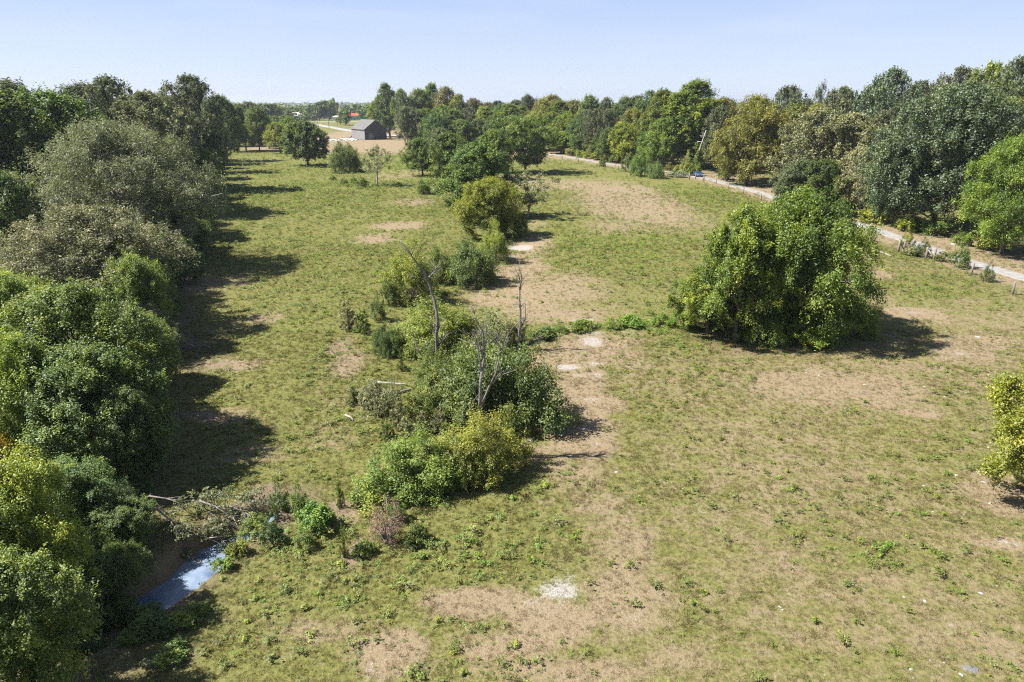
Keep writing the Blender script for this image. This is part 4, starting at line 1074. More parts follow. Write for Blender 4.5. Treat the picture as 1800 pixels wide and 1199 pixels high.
# ------------------------------------------------------------------ buildings by the highway
WHITE = simple('white_siding', (0.78, 0.78, 0.76), 0.7, 0.06, 0.5)
PALE = simple('pale_grey_siding', (0.52, 0.55, 0.58), 0.7, 0.08, 0.5)
RED = simple('red_metal_roof', (0.62, 0.10, 0.045), 0.45, 0.12, 0.3)
PALEROOF = simple('white_metal_roof', (0.80, 0.80, 0.79), 0.5, 0.05, 0.3)
GLASSM = simple('dark_window_glass', (0.03, 0.04, 0.055), 0.1, 0.2, 0.5)
def place_house(name, label, cat, px, y, w, d, wall_h, roof_h, wall, roof, nwin, rotz=0.0, roof_part='roof', over=0.8):
    x = x_seen(px, y, 2)
    z = float(ground_z(x, y)) - 0.05
    h = thing(name, label, cat, (x, y, z), rotz)
    b = Boxes(); b.box(-w / 2, w / 2, -d / 2, d / 2, 0, wall_h); obj('wall', b.mesh('wall', wall), h)
    r = Boxes(); o = over
    r.poly([(-w / 2 - o, -d / 2 - o, wall_h + 0.01), (w / 2 + o, -d / 2 - o, wall_h + 0.01), (w / 2 + o - 1.0, 0, wall_h + roof_h), (-w / 2 - o + 1.0, 0, wall_h + roof_h)], (0, 0, 0.25))
    r.poly([(w / 2 + o, d / 2 + o, wall_h + 0.01), (-w / 2 - o, d / 2 + o, wall_h + 0.01), (-w / 2 - o + 1.0, 0.002, wall_h + roof_h), (w / 2 + o - 1.0, 0.002, wall_h + roof_h)], (0, 0, 0.25))
    obj(roof_part, r.mesh('roof', roof), h)
    for sx in (-1, 1):
        e = Boxes(); e.poly([(sx * w / 2, -d / 2, wall_h + 0.02), (sx * w / 2, d / 2, wall_h + 0.02), (sx * w / 2, 0, wall_h + roof_h * 0.93)], (-sx * 0.2, 0, 0)); obj('gable_end', e.mesh('gable_end', wall), h)
    for k in range(nwin):
        u = -w / 2 + w * (k + 0.5) / nwin
        f = Boxes(); f.box(u - 1.0, u + 1.0, -d / 2 - 0.06, -d / 2 + 0.05, 0.9, 2.5); wf = obj('window', f.mesh('window', WHITE), h)
        g = Boxes(); g.box(u - 0.85, u + 0.85, -d / 2 - 0.09, -d / 2 - 0.065, 1.05, 2.35); obj('pane', g.mesh('pane', GLASSM), wf)
    f = Boxes(); f.box(-0.25 * w - 0.55, -0.25 * w + 0.55, -d / 2 - 0.10, -d / 2 - 0.01, 0.05, 2.2); obj('door', f.mesh('door', GLASSM if wall is not WHITE else PALE), h)
    return h
place_house('farmhouse', 'long white building with a white metal roof among the far trees', 'house', 527, 760, 17, 10, 4.2, 4.0, PALE, PALEROOF, 4, -0.2)
st = place_house('roadside_store', 'low roadside store with a bright red roof', 'store', 634, 800, 24, 14, 4.2, 2.6, PALE, RED, 4, 0.1, over=1.2)
ca = Boxes(); ca.box(-24, -12.6, -13, -3, 4.4, 6.0); obj('canopy', ca.mesh('canopy', RED), st)
for u, v in ((-23, -12), (-14, -12), (-23, -4), (-14, -4)):
    p = Tubes(); p.add([(u, v, 0), (u, v, 4.45)], [0.3, 0.3], 8); obj('canopy_post', p.mesh('canopy_post', WHITE), st)
sg = Boxes(); sg.box(11.5, 13, -8.6, -8.2, 4.4, 7.4); obj('parapet', sg.mesh('parapet', WHITE), st)
place_house('white_shed', 'small white shed left of the red roofed store', 'shed', 593, 770, 9, 6, 3.4, 1.2, WHITE, PALEROOF, 1)
place_house('long_shed', 'long pale blue-grey shed seen under the far trees', 'shed', 575, 840, 26, 9, 4.0, 1.4, PALE, PALEROOF, 4)
place_house('white_cottage', 'tiny white house with a pale roof above the red roofed store', 'house', 615, 930, 9, 8, 4.4, 3.0, WHITE, PALEROOF, 2)

# ------------------------------------------------------------------ poles and wires
POLEWOOD = simple('pole_wood', (0.16, 0.13, 0.105), 0.9, 0.3, 3.0)
def utility_pole(px, py, top, label, arm=True):
    x, y, t = on_ground(px, py); z = float(ground_z(x, y)); H = (py - top) * t / F
    p = thing('utility_pole', label, 'pole', (x, y, z), 0.3)
    q = Tubes(); q.add([(0, 0, -0.5), (0, 0, H)], [0.22, 0.16], 8); obj('pole_shaft', q.mesh('pole_shaft', POLEWOOD), p)
    a = Boxes(); a.box(-1.3, 1.3, -0.25, -0.12, H - 0.9, H - 0.75); obj('crossarm', a.mesh('crossarm', POLEWOOD), p)
    for u in (-1.1, 0.5, 1.1):
        i = Tubes(); i.add([(u, -0.18, H - 0.76), (u, -0.18, H - 0.45)], [0.08, 0.05], 6); obj('insulator', i.mesh('insulator', PALE), p)
    return Vector((x, y, z + H))
utility_pole(578.5, 226, 205, 'dark utility pole beside the far side road')
utility_pole(593.5, 219, 187, 'taller utility pole by the highway left of the store')
utility_pole(562, 213, 187, 'faint utility pole standing by the highway near the long white building')

def pt(px, py, y):
    z = height_seen(py, y); return Vector((x_seen(px, y, z), y, z))

# leaning pole wrapped in vines, with its two wires
lx, ly = 51.6, 203.5
lz = float(ground_z(lx, ly))
topv = pt(1241.5, 229, ly)
lp = thing('leaning_pole', 'leaning weathered utility pole wrapped in vines beside the lane', 'pole', (lx, ly, lz))
q = Tubes(); dl = topv - Vector((lx, ly, lz)); q.add([Vector((0, 0, -0.4)), dl * 0.5 + Vector((0.3, 0, 0)), dl], [0.30, 0.24, 0.17], 9); obj('pole_shaft', q.mesh('pole_shaft', BARK_GREY), lp)
cr = Tubes(); c0 = dl * 0.74; cr.add([c0 + Vector((-1.4, -0.25, 0.1)), c0 + Vector((1.3, -0.25, -0.25))], [0.08, 0.08], 6); obj('crossarm', cr.mesh('crossarm', PALE), lp)
cr = Tubes(); c1 = dl * 0.86; cr.add([c1 + Vector((-1.2, -0.25, 0.15)), c1 + Vector((0.2, -0.25, 0))], [0.07, 0.07], 6); obj('crossarm', cr.mesh('crossarm', PALE), lp)
rg_ = np.random.default_rng(15)
n = 26; s_ = np.linspace(0.02, 0.55, n)
cc = np.array([(dl.x * s, dl.y * s, dl.z * s) for s in s_]) + rg_.normal(size=(n, 3)) * 0.12
P, Nn, L, W, ti = clump_leaves(cc, 0.75 - 0.75 * s_, 90, 0.22, 0.6, rg_)
obj('vine_leaves', leaves_mesh('vine_leaves', P, Nn, L, W, ti, LEAF['olive'], rg_), lp)
vx, vy, _ = 50.0, 203.0, 0
vtop = pt(1211.5, 263, vy); vz = float(ground_z(vx, vy))
vc = thing('vine_column', 'vine covered broken trunk standing left of the leaning pole', 'trunk', (vx, vy, vz))
dv = vtop - Vector((vx, vy, vz))
q = Tubes(); q.add([Vector((0, 0, -0.3)), dv * 0.98], [0.35, 0.22], 8); obj('dead_trunk', q.mesh('dead_trunk', BARK), vc)
n = 20; s_ = np.linspace(0.02, 0.98, n)
cc = np.array([(dv.x * s, dv.y * s, dv.z * s) for s in s_]) + rg_.normal(size=(n, 3)) * 0.08
P, Nn, L, W, ti = clump_leaves(cc, 0.95 - 0.45 * s_, 110, 0.22, 0.6, rg_)
obj('vine_leaves', leaves_mesh('vine_leaves', P, Nn, L, W, ti, LEAF['olive'], rg_), vc)
for k, (frac, e, lab) in enumerate(((0.74, (1168, 247), 'upper power wire running left from the leaning pole'), (0.60, (1150, 262), 'lower power wire running left from the leaning pole'))):
    a = Vector((lx, ly, lz)) + dl * frac + Vector((-0.9, -0.3, 0)); b = pt(*e, 236)
    w = Tubes(); w.add([a.lerp(b, i / 14) - Vector((0, 0, 0.8 * 4 * (i / 14) * (1 - i / 14))) for i in range(15)], [0.022] * 15, 4)
    tag(obj('power_wire', w.mesh('power_wire', STEEL)), lab, 'wire')

# ------------------------------------------------------------------ fence along the lane
post_px = [(1779.6, 517.8), (1706.7, 483), (1641, 458), (1627, 455.6), (1589, 442), (1579, 443), (1500, 408), (1452, 392), (1418, 380), (1390, 370), (1362, 360), (1337.5, 352.5), (1306.7, 341), (1280.5, 331.8), (1258.3, 324), (1237, 317), (1222.5, 315), (1211.7, 315.5), (1165, 311), (1120, 303), (1087, 299), (1051, 292), (1017, 285), (988, 281)]
base = [on_ground(*p) for p in post_px]
f0 = base[0]
fence = thing('wire_fence', 'post and wire fence along the near side of the gravel lane', 'fence', (f0[0], f0[1], float(ground_z(f0[0], f0[1]))))
org = Vector(fence.location)
tops = []
rp = random.Random(8)
def one_post(x, y, h, r):
    z = float(ground_z(x, y)); p = Tubes()
    lx_, ly_ = rp.uniform(-.06, .06), rp.uniform(-.04, .04)
    o_ = Vector((x, y, z)) - org
    p.add([o_ + Vector((0, 0, -0.4)), o_ + Vector((lx_ * .5, ly_ * .5, h * .5)), o_ + Vector((lx_, ly_, h)), o_ + Vector((lx_, ly_, h + 0.02))], [r * 1.1, r, r * 0.95, r * 0.6], 8)
    obj('post', p.mesh('post', POSTWOOD), fence)
    tops.append(o_ + Vector((lx_, ly_, h)))
x2 = f0[0] + 3.2; y2 = f0[1] - 11
for (x, y) in ((x2 + 2.2, y2 - 11), (x2, y2)): one_post(x, y, 1.45, 0.085)
for i, (x, y, t) in enumerate(base):
    big = i in (2, 3, 4, 5, 16, 17)
    one_post(x, y, 1.65 if big else 1.45, 0.15 if big else 0.115)
for a, b in ((4, 5), (6, 7)):
    br = Tubes(); br.add([tops[a] - Vector((0, 0, 1.35)), tops[b] - Vector((0, 0, 0.25))], [0.075, 0.06], 6); obj('brace', br.mesh('brace', POSTWOOD if a == 6 else DEADWOOD_PALE), fence)
for lev in (0.12, 0.42, 0.72, 1.02):
    w = Tubes()
    for a, b in zip(tops[:-1], tops[1:]):
        w.add([a.lerp(b, i / 4) - Vector((0, 0, lev + 0.10 * 4 * (i / 4) * (1 - i / 4) * (1 if lev < .5 else .4))) for i in range(5)], [0.010] * 5, 4, False)
    obj('wire', w.mesh('wire', STEEL), fence)
FB = 'bushes along the lane fence'
for px, b, w, h, k, lf, lab in ((1686, 474, 34, 40, 'small_b', 'green', 'round green bush against the fence between two posts'), (1622, 455, 28, 30, 'small_b', 'deep', 'dark bush by the braced fence corner'), (1593, 440, 26, 32, 'small_b', 'lime', 'green bush grown over the paired fence posts'),
        (1733, 497, 22, 30, 'small_b', 'deep', 'dark thin bush on the fence near the right edge'), (1660, 462, 30, 18, 'small_a', 'olive', 'low olive bush at the fence left of the round one'), (1602, 452, 40, 12, 'small_a', 'sage', 'low grey weeds below the paired fence posts'),
        (1126, 312, 44, 36, 'big_c', 'lush', 'spiky bright green bush beside the far lane fence'), (1152, 315, 34, 28, 'big_b', 'deep', 'dark round bush right of the spiky green one'), (1104, 303, 26, 26, 'small_b', 'deep', 'dark small bush left of the spiky green one'),
        (1113, 304, 22, 14, 'small_a', 'sage', 'pale low bush between the dark and the spiky bushes'), (1059, 294, 14, 14, 'small_a', 'green', 'tiny green bush on the far lane fence'), (1205, 309, 26, 30, 'small_b', 'olive', 'olive bush at the foot of the vine covered trunk'),
        (1222, 310, 22, 26, 'small_b', 'green', 'green bush at the foot of the leaning pole'), (1190, 313, 34, 12, 'small_a', 'sage', 'low grey-green weeds left of the leaning pole'), (1240, 422, 8, 12, 'small_b', 'deep', 'small dark sprout on the open slope')):
    bush_px(k, px, b, w, h, lab, lf, 'bush', 'bush', FB if px != 1240 else None)

# mailbox on the far verge
mx, my, _ = on_ground(1306.7, 325)
mb = thing('mailbox', 'dark mailbox on a wooden post across the lane', 'mailbox', (mx + 0.6, my + 1.0, float(ground_z(mx, my))))
q = Boxes(); q.box(-0.06, 0.06, -0.06, 0.06, -0.2, 1.05); obj('mailbox_post', q.mesh('mailbox_post', POSTWOOD), mb)
V = []; Fm = []
for yy in (-0.3, 0.3):
    V += [(-0.13, yy, 1.05), (0.13, yy, 1.05)] + [(0.13 * math.cos(a), yy, 1.22 + 0.13 * math.sin(a)) for a in np.linspace(0, math.pi, 9)]
n = len(V) // 2
Fm = [tuple(range(n)), tuple(reversed(range(n, 2 * n)))] + [(i, n + i, n + (i + 1) % n, (i + 1) % n) for i in range(n)]
obj('mailbox_body', mesh_from('mailbox_body', V, Fm, DARKSCRAP), mb)

# ------------------------------------------------------------------ the blue car
def car_paint():
    m, t, o = nt('blue_car_paint'); b = N(t, 'ShaderNodeBsdfPrincipled'); b.inputs['Base Color'].default_value = (0.055, 0.12, 0.33, 1); b.inputs['Roughness'].default_value = 0.3
    b.inputs['Metallic'].default_value = 0.3; b.inputs['Coat Weight'].default_value = 0.6; t.links.new(b.outputs[0], o.inputs[0]); return m
PAINT = car_paint(); RUBBER = simple('tyre_rubber', (0.025, 0.025, 0.027), 0.9, 0.2, 8); LAMP = simple('lamp_glass', (0.7, 0.7, 0.68), 0.2, 0.05, 5); TAIL = simple('tail_lamp_red', (0.4, 0.02, 0.02), 0.3, 0.05, 5); CHROME = simple('wheel_alloy', (0.5, 0.5, 0.52), 0.35, 0.1, 5, metallic=0.8)
cx, cy, _ = on_ground(1240, 310.5)
cx = float(road_x(cy)) + 0.3
cd = math.atan2(188 - 213, 54 - 43.5)     # along the lane, nose towards the camera side
car = thing('parked_car', 'blue car on the lane beside the leaning pole', 'car', (cx, cy, float(ground_z(cx, cy)) + 0.06), cd - 0.30)
prof = [(-2.2, .32), (-2.25, .62), (-2.15, .88), (-1.55, .96), (-0.95, 1.36), (0.25, 1.40), (0.95, 1.00), (1.85, .86), (2.15, .66), (2.2, .34)]
half = [.80, .86, .86, .84, .62, .62, .84, .82, .80, .76]
V = [(x, -h, z) for (x, z), h in zip(prof, half)] + [(x, h, z) for (x, z), h in zip(prof, half)]
n = len(prof); V += [(x, -0.84, .55) for x in (-2.2, 2.15)] + [(x, .84, .55) for x in (-2.2, 2.15)]
Fm = [(i, i + 1, n + i + 1, n + i) for i in range(n - 1)] + [tuple(reversed(range(n))), tuple(range(n, 2 * n)), (n - 1, 0, n, 2 * n - 1)]
me = mesh_from('car_body', V[:2 * n], Fm, PAINT)
body = obj('car_body', me, car)
bv = body.modifiers.new('bevel', 'BEVEL'); bv.width = 0.06; bv.segments = 2; bv.limit_method = 'ANGLE'
def panel(name, pts, off, mat, par=car):
    pts = [Vector(p) for p in pts]; nrm = (pts[1] - pts[0]).cross(pts[2] - pts[0]).normalized()
    m = Boxes(); m.poly([p + nrm * off for p in pts], -nrm * (off + 0.02)); return obj(name, m.mesh(name, mat), par)
panel('windscreen', [(0.90, -.74, 1.05), (0.90, .74, 1.05), (0.33, .56, 1.37), (0.33, -.56, 1.37)], 0.012, GLASSM)
panel('rear_window', [(-1.48, .74, 1.01), (-1.48, -.74, 1.01), (-1.0, -.56, 1.32), (-1.0, .56, 1.32)], 0.012, GLASSM)
for s in (-1, 1):
    a = [(-1.35, s * .835, 1.0), (0.72, s * .80, 1.02), (0.22, s * .64, 1.34), (-0.92, s * .64, 1.31)]
    panel('side_window', a if s < 0 else a[::-1], 0.02, GLASSM)
    for xx in (-1.4, 1.35):
        w = Tubes(); w.add([(xx, s * .62, .33), (xx, s * .88, .33)], [.34, .34], 18); wo = obj('wheel', w.mesh('wheel', RUBBER), car)
        w = Tubes(); w.add([(xx, s * .885, .33), (xx, s * .90, .33)], [.20, .19], 12); obj('rim', w.mesh('rim', CHROME), wo)
    b = Boxes(); b.box(2.06, 2.2, s * .62 - .14, s * .62 + .14, .62, .76); obj('headlight', b.mesh('headlight', LAMP), car)
    b = Boxes(); b.box(-2.27, -2.16, s * .66 - .14, s * .66 + .14, .68, .84); obj('tail_light', b.mesh('tail_light', TAIL), car)
    b = Boxes(); b.box(0.62, 0.80, s * .92 - .09, s * .92 + .09, 1.0, 1.13); obj('side_mirror', b.mesh('side_mirror', PAINT), car)

# ------------------------------------------------------------------ dead snags, logs, fallen tree
def snag(name, label, cat, stems, y, mat, r0=0.2, dy=0.6, seed=0, twigs=8):
    r = random.Random(seed)
    p0 = pt(*stems[0][0], y); g = Vector((p0.x, y, float(ground_z(p0.x, y))))
    t = thing(name, label, cat, g)
    for si, st_ in enumerate(stems):
        T = Tubes(); pts = [pt(px, py, y + dy * math.sin(1.7 * i + si) * 0.4 * (i > 0)) - g for i, (px, py) in enumerate(st_)]
        if si == 0: pts[0] = Vector((pts[0].x, pts[0].y, -0.3))
        n = len(pts); ra = r0 * (1 if si == 0 else 0.55)
        fine = []
        for i in range(n - 1):
            for q_ in (0, 1, 2): fine.append(pts[i].lerp(pts[i + 1], q_ / 3) + (Vector((r.uniform(-1, 1), r.uniform(-1, 1), 0)) * ra * 0.35 if q_ else Vector((0, 0, 0))))
        fine.append(pts[-1]); nf = len(fine)
        T.add(fine, [ra * (1 - 0.84 * i / (nf - 1)) * r.uniform(.86, 1.14) for i in range(nf)], 8)
        for k in range(twigs if si == 0 else twigs // 2):
            i = r.randrange(max(1, n // 3), n); a = pts[i - 1].lerp(pts[i], r.random()); d = (pts[i] - pts[i - 1]).normalized()
            e = a + (d * 0.7 + Vector((r.uniform(-1, 1), r.uniform(-1, 1), r.uniform(-.2, .7)))) * r.uniform(0.25, 1.25)
            m_ = a.lerp(e, 0.5) + Vector((r.uniform(-.1, .1), r.uniform(-.1, .1), r.uniform(-.05, .12)))
            T.add([a, m_, e], [0.032, 0.020, 0.007], 4)
            for q_ in (0.45, 0.75):
                b_ = a.lerp(e, q_); T.add([b_, b_ + (d * 0.5 + Vector((r.uniform(-1, 1), r.uniform(-1, 1), r.uniform(-.1, .8)))) * r.uniform(0.15, 0.5)], [0.014, 0.005], 3)
        obj('dead_stem' if si == 0 else 'dead_branch', T.mesh('dead_stem', mat), t)
snag('dead_snag', 'tall grey dead tree leaning left out of the thicket', 'dead tree', [[(769, 690), (768.4, 641), (768, 598), (769, 562), (763, 525), (753, 496), (744, 476), (719, 442), (703, 422)],
      [(767, 590), (760, 578), (758, 566)], [(756, 660), (754, 642), (736, 618), (730, 596), (722, 586)], [(766, 640), (764, 627), (752, 612), (744, 601)], [(768, 612), (773, 605), (783, 593)], [(751, 492), (760, 482), (766, 474)]], 49.0, DEADWOOD, 0.19, seed=1, twigs=14)
snag('dead_snag', 'forked brown dead tree rising from the yellow leaved bush', 'dead tree', [[(841.6, 790), (841, 740), (843.6, 712), (845, 669), (849, 641), (852, 615), (849, 584), (836, 562), (833, 547)],
      [(843, 720), (858, 684), (872, 655), (880, 618), (890, 596), (896, 581)], [(862, 676), (878, 661), (896, 644)], [(833, 760), (831, 735), (825, 715)], [(847, 655), (839, 610), (827, 596)], [(881, 618), (872, 600), (868, 590)], [(850, 630), (841, 600), (838, 580)]], 36.3, DEADWOOD, 0.13, seed=2, twigs=14)
snag('dead_snag', 'straight pale dead tree with a curved low fork behind the largest bush', 'dead tree', [[(909, 630), (910, 612), (913, 593), (914.5, 559), (913, 527), (914, 499), (911.7, 482)],
      [(911, 612), (926, 601), (941, 597), (944, 584)], [(919, 605), (920, 581), (926, 572)], [(916, 575), (927, 555)], [(914, 510), (917, 482)], [(936, 598), (951, 602)]], 55.0, DEADWOOD, 0.17, seed=3, twigs=12)
snag('bare_stem', 'thin pale bare stem standing in front of the yellow leaved bush', 'dead tree', [[(789, 893), (788, 860), (790, 838), (795, 815), (797, 800)], [(791, 835), (783, 832), (776, 833)]], 33.6, DEADWOOD_PALE, 0.07, seed=4, twigs=2)
snag('bare_stem', 'short curved dead stem lying against the yellow leaved bush', 'dead tree', [[(806, 880), (798, 868), (794, 862)], [(918, 783), (925, 776), (932, 769)]], 34.5, DEADWOOD_PALE, 0.05, seed=5, twigs=2)

def ground_log(name, label, cat, px0, px1, r, mat, lift=0.0, tip=0.0, twigs=0, seed=0):
    a = on_ground(*px0); b = on_ground(*px1)
    o_ = Vector((a[0], a[1], float(ground_z(a[0], a[1])))); R_ = random.Random(seed); T = Tubes(); pts = []
    n = 6
    for i in range(n + 1):
        x = a[0] + (b[0] - a[0]) * i / n + R_.uniform(-.05, .05); y = a[1] + (b[1] - a[1]) * i / n + R_.uniform(-.08, .08)
        pts.append(Vector((x, y, float(ground_z(x, y)) + r * 0.7 + lift + tip * (i / n) ** 2)) - o_)
    T.add(pts, [r * (1 - 0.35 * i / n) * R_.uniform(.9, 1.1) for i in range(n + 1)], 9)
    for k in range(twigs):
        i = R_.randrange(1, n); e = pts[i] + Vector((R_.uniform(-.5, 1), R_.uniform(-.6, .6), R_.uniform(0.1, .6)))
        T.add([pts[i], e], [r * .3, r * .08], 5)
    tag(obj(name, T.mesh(name, mat), loc=o_), label, cat)
ground_log('fallen_log', 'pale log lying in the grass left of the thicket', 'log', (664, 674), (716, 677), 0.12, DEADWOOD_PALE, seed=1)
ground_log('fallen_log', 'brown log half hidden beside the pale one', 'log', (700, 692), (729, 684), 0.12, DEADWOOD, seed=2, twigs=2)
ground_log('fallen_stick', 'thin pale stick in the grass left of the tall weeds', 'stick', (611, 686), (638, 697), 0.06, DEADWOOD_PALE, seed=3, twigs=2)
ground_log('fallen_stick', 'short pale stick lying below the tall weeds', 'stick', (608, 730), (622, 740), 0.09, DEADWOOD_PALE, seed=4)
ground_log('fallen_branch', 'white curved dead branch on the bare ground by the fence corner', 'branch', (1538, 441), (1566, 451), 0.13, DEADWOOD_PALE, seed=5)
ground_log('fallen_stick', 'thin pale stick on the slope below the fence corner', 'stick', (1578, 468), (1606, 461), 0.05, DEADWOOD_PALE, seed=7, twigs=2)
snag('fallen_branch', 'long dead branch lying in the shade with its tip lifted', 'branch', [[(286, 613), (305, 613), (320, 612), (345, 609), (360, 607), (375, 598), (390, 587)], [(360, 607), (372, 612), (380, 615)], [(340, 609), (332, 603), (326, 600)]], 54.8, DEADWOOD, 0.15, dy=0.1, seed=6, twigs=3)

# fallen tree over the creek
fy0 = 30.0
ft0 = pt(283, 872, fy0); ftg = Vector((ft0.x, fy0, float(ground_z(ft0.x, fy0))))
ft = thing('fallen_tree', 'fallen tree with pale bare limbs and yellowish leaves lying across the creek', 'fallen tree', ftg)
limbs = [([(262, 872), (283, 875), (317, 880), (350, 880)], .09, 30.2), ([(350, 879), (372, 871), (392, 866)], .07, 30.3), ([(350, 881), (362, 895), (371, 909)], .07, 29.9), ([(350, 880), (380, 891), (412, 893), (446, 898)], .09, 29.7),
         ([(405, 892), (424, 884), (442, 875)], .05, 29.6), ([(412, 893), (426, 899), (440, 906)], .05, 29.3), ([(270, 890), (300, 915), (326, 934), (364, 946), (394, 958)], .10, 28.6), ([(308, 925), (318, 950), (326, 968)], .07, 28.0), ([(330, 936), (350, 936), (375, 930)], .06, 28.8),
         ([(275, 885), (290, 900), (305, 905)], .06, 29.4), ([(430, 925), (455, 935), (470, 948)], .05, 28.6), ([(364, 946), (385, 944), (396, 955)], .05, 28.5), ([(380, 892), (400, 905), (425, 915)], .05, 29.2)]
rl_ = random.Random(12); tips = []
for pts_, r_, yy in limbs:
    T = Tubes(); P_ = [pt(px, py, yy + 0.15 * math.sin(i * 2 + r_ * 90)) - ftg for i, (px, py) in enumerate(pts_)]
    T.add(P_, [0.55 * r_ * (1 - 0.7 * i / (len(P_) - 1)) for i in range(len(P_))], 7)
    for k in range(7):
        i = rl_.randrange(1, len(P_)); a = P_[i - 1].lerp(P_[i], rl_.random()); d = (P_[i] - P_[i - 1]).normalized()
        e = a + (d + Vector((rl_.uniform(-.8, .8), rl_.uniform(-.8, .8), rl_.uniform(-.5, .5)))) * rl_.uniform(.4, 1.1)
        T.add([a, a.lerp(e, .5) + Vector((0, 0, .06)), e], [r_ * .3, r_ * .2, .008], 4); tips += [e, a.lerp(e, .6)]
    obj('trunk' if r_ == .09 and yy == 30.2 else 'limb', T.mesh('limb', DEADWOOD_PALE if r_ < .06 else DEADWOOD), ft)
cc = np.array([tuple(p) for p in tips if p.x > 0.8]) + rg_.normal(size=(sum(p.x > 0.8 for p in tips), 3)) * 0.1
P, Nn, L, W, ti = clump_leaves(cc, np.full(len(cc), 0.36) * rg_.uniform(.6, 1.3, len(cc)), 24, 0.16, 0.45, rg_, rnd=1.0)
obj('foliage', leaves_mesh('fallen_foliage', P, Nn, L, W, ti, LEAF['dull'], rg_), ft)

# ------------------------------------------------------------------ stones in the pasture
def stone_mesh(seed, flat=0.4):
    r = random.Random(seed); V = []; rings = 4; seg = 9
    for i in range(rings):
        a = i / (rings - 1) * math.pi / 2
        for s in range(seg):
            an = 6.283 * s / seg; q = math.cos(a * 0.93) * r.uniform(.78, 1.15)
            V.append((q * math.cos(an), q * math.sin(an) * .75, flat * (math.sin(a) * r.uniform(.85, 1.1) - 0.25)))
    Fs = [(i * seg + s, i * seg + (s + 1) % seg, (i + 1) * seg + (s + 1) % seg, (i + 1) * seg + s) for i in range(rings - 1) for s in range(seg)]
    Fs.append(tuple((rings - 1) * seg + s for s in range(seg)))
    return mesh_from('stone', V, Fs, STONE)
stm = [stone_mesh(i) for i in range(5)]
stones = [(1589, 1050, 5), (1626, 1057, 7), (1724.6, 1043, 7), (1752, 1030, 5), (1689, 1186, 8), (1601, 1177, 6), (1604.6, 1192, 4), (1634.8, 1161, 5), (1725, 1093, 4), (1371, 1067, 6), (1624.6, 854, 6), (1681, 835.6, 6), (1083.6, 830, 6),
          (1719, 829.6, 8), (1729, 848, 7), (1759, 853.6, 6), (1719, 592.6, 9), (1660, 697, 5), (1700, 690, 4), (1625, 680, 4), (1376, 1072, 5), (1640, 900, 4), (1695, 905, 4), (1740, 885, 5), (1520, 676, 5), (1440, 660, 5), (1418, 655, 4), (1660, 1165, 4), (1715, 770, 3), (1560, 900, 3)]
for i, (px, py, w) in enumerate(stones):
    x, y, t = on_ground(px, py)
    o = obj('stone', stm[i % 5], loc=(x, y, float(ground_z(x, y)) + 0.01)); s = w * t / F / 2 * 1.1
    o.scale = (s, s, s); o.rotation_euler = (0, 0, i * 1.3)
    tag(o, 'small white stone', 'stone', 'white stones scattered over the right pasture')
    family(o, 'small white stone', 'below the large walnut' if py < 720 else 'left of the yellow edge tree' if py < 950 and px > 1640 else 'in the open right pasture' if py < 950 else 'by the flat grey stone' if py > 1120 else 'in the lower right pasture')
x, y, t = on_ground(1707, 1176)
o = obj('stone', stone_mesh(9, 0.25), loc=(x, y, float(ground_z(x, y)))); o.scale = (0.33, 0.33, 0.30); o.data.materials[0] = STONE_GREY
tag(o, 'flat grey stone with a leafy weed at the bottom right', 'stone')

# rocks at the lane bank under the bright green tree
for px, py, w, lab in ((1676, 430, 12, 'pale rock on the bank right of the oak'), (1697, 415, 10, 'pale rock higher on the bank right of the oak'), (1727, 424, 9, 'pale rock in the weeds of the bank')):
    x, y, t = on_ground(px, py); o = obj('rock', stm[1], loc=(x, y, float(ground_z(x, y)))); s = w * t / F / 2; o.scale = (s, s, s * 1.6); tag(o, lab, 'rock')
# ------------------------------------------------------------------ grass and weeds (instances on points)
PROTO = {}
def blade_tuft(name, seed, n, spread, lo, hi, mat, wid=0.018, lay=0.55):
    r = np.random.default_rng(seed)
    V = np.empty((n, 3, 3)); a = r.uniform(0, 6.283, n); q = spread * np.sqrt(r.uniform(0, 1, n))
    b = np.stack([q * np.cos(a), q * np.sin(a), np.full(n, -0.02)], -1)
    d = r.normal(size=(n, 3)); d[:, 2] = np.abs(d[:, 2]) + lay; d /= np.linalg.norm(d, axis=1, keepdims=True)
    L = r.uniform(lo, hi, n)[:, None]; s = np.cross(d, r.normal(size=(n, 3))); s /= np.linalg.norm(s, axis=1, keepdims=True)
    V[:, 0] = b - s * wid; V[:, 1] = b + s * wid; V[:, 2] = b + d * L
    return mesh_np(name, V.reshape(-1, 3), np.arange(n * 3).reshape(n, 3), mat, np.repeat(np.clip(0.5 + 0.22 * r.normal(size=n), 0, 1), 3))

def weed_plant(name, seed, n, R, H, leaf, aspect, mat):
    r = np.random.default_rng(seed)
    k = 9; c = np.stack([R * 0.6 * r.normal(size=k), R * 0.6 * r.normal(size=k), H * r.uniform(0.25, 0.75, k)], -1)
    P, Nn, L, W, ti = clump_leaves(c, np.full(k, R * 0.5), n // k, leaf, aspect, r, 0.9, 0.1, 1.7, 0.6)
    P[:, 2] = np.maximum(P[:, 2], 0.01)
    return leaves_mesh(name, P, Nn, L, W, ti, LEAF[mat], r)

